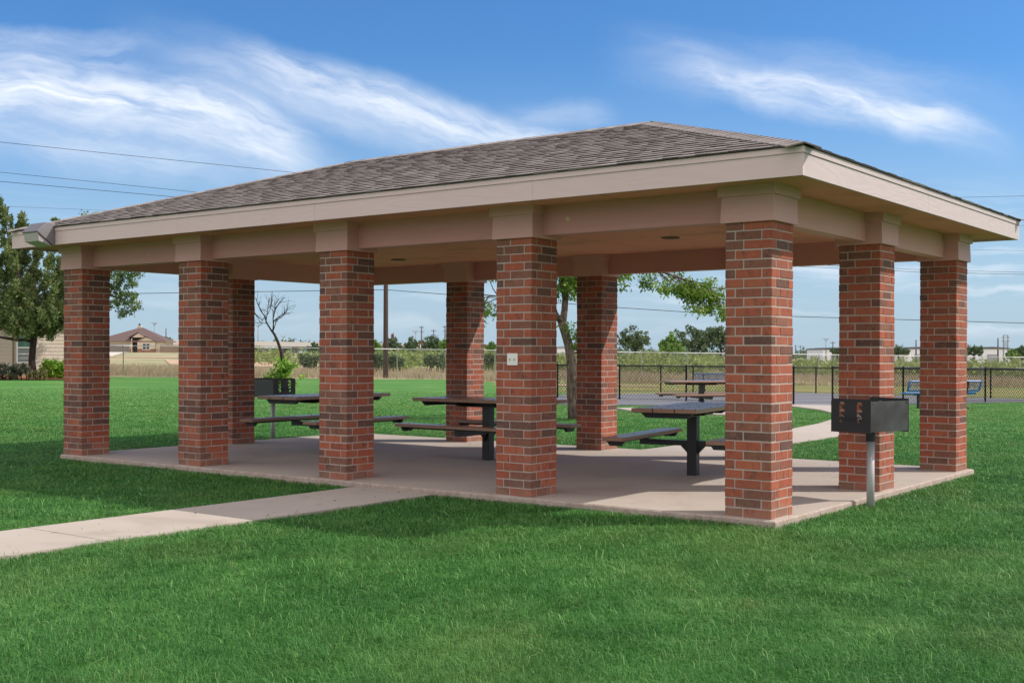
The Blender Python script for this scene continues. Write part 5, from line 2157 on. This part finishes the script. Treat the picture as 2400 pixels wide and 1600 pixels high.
def vnoise(x, y, s, seed):
    """smooth value noise"""
    g = np.random.default_rng(seed).random((256, 256))
    u, v = x / s + 1000, y / s + 1000
    i, j = np.floor(u).astype(int), np.floor(v).astype(int)
    f, h = u - i, v - j
    f, h = f * f * (3 - 2 * f), h * h * (3 - 2 * h)
    G = lambda a, b: g[a % 256, b % 256]
    return (G(i, j) * (1 - f) + G(i + 1, j) * f) * (1 - h) + (G(i, j + 1) * (1 - f) + G(i + 1, j + 1) * f) * h


g_ = np.random.default_rng(9)
Ds_, As_ = [], []
De = np.concatenate([np.arange(3.6, 12, .2), np.arange(12, 30, .5), np.arange(30, 50, 1.)])
for d0, d1 in zip(De[:-1], De[1:]):
    dm = (d0 + d1) / 2
    wd = .475 * dm + 1.0
    rho = 9000 * min(1.1, (6.5 / dm) ** 1.55)
    n = int(rho * (d1 - d0) * 2 * wd)
    Ds_.append(g_.uniform(d0, d1, n))
    As_.append(g_.uniform(-wd, wd, n))
    if dm < 22:      # thinner growth carried on past both edges of the view
        n2 = int(rho * .32 * (d1 - d0) * 2 * 2.2)
        Ds_.append(g_.uniform(d0, d1, n2))
        As_.append((wd + g_.uniform(0, 2.2, n2)) * g_.choice([-1, 1], n2))
D = np.concatenate(Ds_)
A = np.concatenate(As_)
X, Y = wxy(A, D)
keep = (D < lawn_far(A) - .5) & (g_.random(len(D)) < 1 - .9 * ss((D - 26) / 24))
for pl in POLY:
    keep &= ~inside(pl, X, Y)
D, A, X, Y = D[keep], A[keep], X[keep], Y[keep]
n = len(D)
Z = terr_aD(A, D)
cl = vnoise(X, Y, .16, 1) * .6 + vnoise(X, Y, .55, 2) * .4
cl2 = vnoise(X, Y, 1.7, 3)
h = (.030 + .030 * cl + .018 * g_.random(n)) * (.80 + .35 * cl2)
# shaggy growth hugging the paving edges, mown a little lower right against the slab
tall = g_.random(n) > .978
h[tall] *= g_.uniform(1.2, 1.8, tall.sum())
h *= 1 - .55 * ss((D - 14) / 22)
wdt = np.maximum(.0028, .00050 * D) * g_.uniform(.7, 1.35, n) * np.where(np.abs(A) > .475 * D + 1.0, 1.7, 1)
az = 2 * PI * vnoise(X, Y, .35, 4) * 2 + g_.normal(0, 1.9, n)
lean = np.abs(g_.normal(1.05, .50, n))
lean[tall] *= 1.35
dx, dy = np.cos(az), np.sin(az)
sxv, syv = -np.sin(az + g_.normal(0, .5, n)), np.cos(az)
q1 = .5
b0 = np.stack([X - sxv * wdt / 2, Y - syv * wdt / 2, Z - .01], -1)
b1_ = np.stack([X + sxv * wdt / 2, Y + syv * wdt / 2, Z - .01], -1)
mx_, my_ = X + dx * h * lean * .30, Y + dy * h * lean * .30
mz = Z + h * .62
m0 = np.stack([mx_ - sxv * wdt * .42, my_ - syv * wdt * .42, mz], -1)
m1 = np.stack([mx_ + sxv * wdt * .42, my_ + syv * wdt * .42, mz], -1)
tpz = np.stack([X + dx * h * lean, Y + dy * h * lean, Z + h * (1.05 - .28 * np.minimum(lean, 1.6))], -1)
V_ = np.stack([b0, b1_, m1, m0, tpz], 1).reshape(-1, 3)
k = np.arange(n) * 5
loops = np.concatenate([np.stack([k, k + 1, k + 2, k + 3], 1), np.stack([k + 3, k + 2, k + 4], 1)], 1).ravel()
per = np.tile(np.array([4, 3]), n)
tint = np.clip(.02 + .22 * ss((D - 14) / 22) + .34 * vnoise(X, Y, .5, 6) + .62 * g_.random(n) ** 1.6 + .06 * (cl - .5), 0, .95)
tint[tall] = np.maximum(tint[tall], g_.uniform(.55, .94, tall.sum()))
tint[g_.random(n) > .988] = g_.uniform(.95, 1.)
gr = npmesh('grass', V_, loops, per, 'grass_blade', None, np.repeat(tint, 5))
tag(gr, 'short bright green lawn grass', 'grass', kind='stuff')

# dry grass standing in the field behind the fence
g_ = np.random.default_rng(19)
n = 60000
D = g_.uniform(0, 1, n) ** 1.3 * 42 + 68.5
A = g_.uniform(-.48, .48, n) * D
ok = D > lawn_far(A) + .4 + np.where(A > 2, 22, 0) * (g_.random(n) > .12)
ok &= vnoise(*wxy(A, D), 4., 5) + .35 * g_.random(n) > .42
D, A = D[ok], A[ok]
n = len(D)
X, Y = wxy(A, D)
Z = terr_aD(A, D)
h = g_.uniform(.14, .42, n) * (.5 + vnoise(X, Y, 3., 8))
wdt = g_.uniform(.012, .03, n)
az = g_.uniform(0, 2 * PI, n)
ln = g_.uniform(.1, .6, n)
V_ = np.stack([np.stack([X - RT[0] * wdt, Y - RT[1] * wdt, Z - .02], -1), np.stack([X + RT[0] * wdt, Y + RT[1] * wdt, Z - .02], -1),
               np.stack([X + np.cos(az) * ln * h, Y + np.sin(az) * ln * h, Z + h], -1)], 1).reshape(-1, 3)
dg = npmesh('dry_grass', V_, np.arange(3 * n), 3, 'blade_dry', None, np.repeat(g_.random(n), 3))
tag(dg, 'dry straw coloured grass standing in the field', 'grass', kind='stuff')

# dead leaf crumbs and grit blown over the slab and the walk
g_ = np.random.default_rng(31)
n = 100
lx_ = np.concatenate([g_.uniform(X0 + .1, X1, 70), g_.uniform(-4.7, -3.72, 30)])
ly_ = np.concatenate([g_.uniform(.02, Y1, 70), g_.uniform(-6.5, -.1, 30)])
lz_ = np.concatenate([np.full(70, .002), terr(lx_[70:], ly_[70:]) + .047])
an = g_.uniform(0, 2 * PI, n)
sz = g_.uniform(.005, .016, n) * np.where(g_.random(n) > .9, 1.6, 1)
V_ = np.stack([np.stack([lx_ + np.cos(an + k) * sz * q_, ly_ + np.sin(an + k) * sz * q_, lz_ + h_ * sz], -1)
               for k, q_, h_ in ((0, 1, .15), (1.4, .45, .5), (3.14, 1., .2), (4.5, .5, .05))], 1).reshape(-1, 3)
k = np.arange(n) * 4
ll = npmesh('leaf_litter', V_, np.stack([k, k + 1, k + 2, k, k + 2, k + 3], 1).ravel(), 3, 'bark_dark')
tag(ll, 'scattered dark leaf crumbs and grit on the concrete floor', 'debris', kind='stuff')
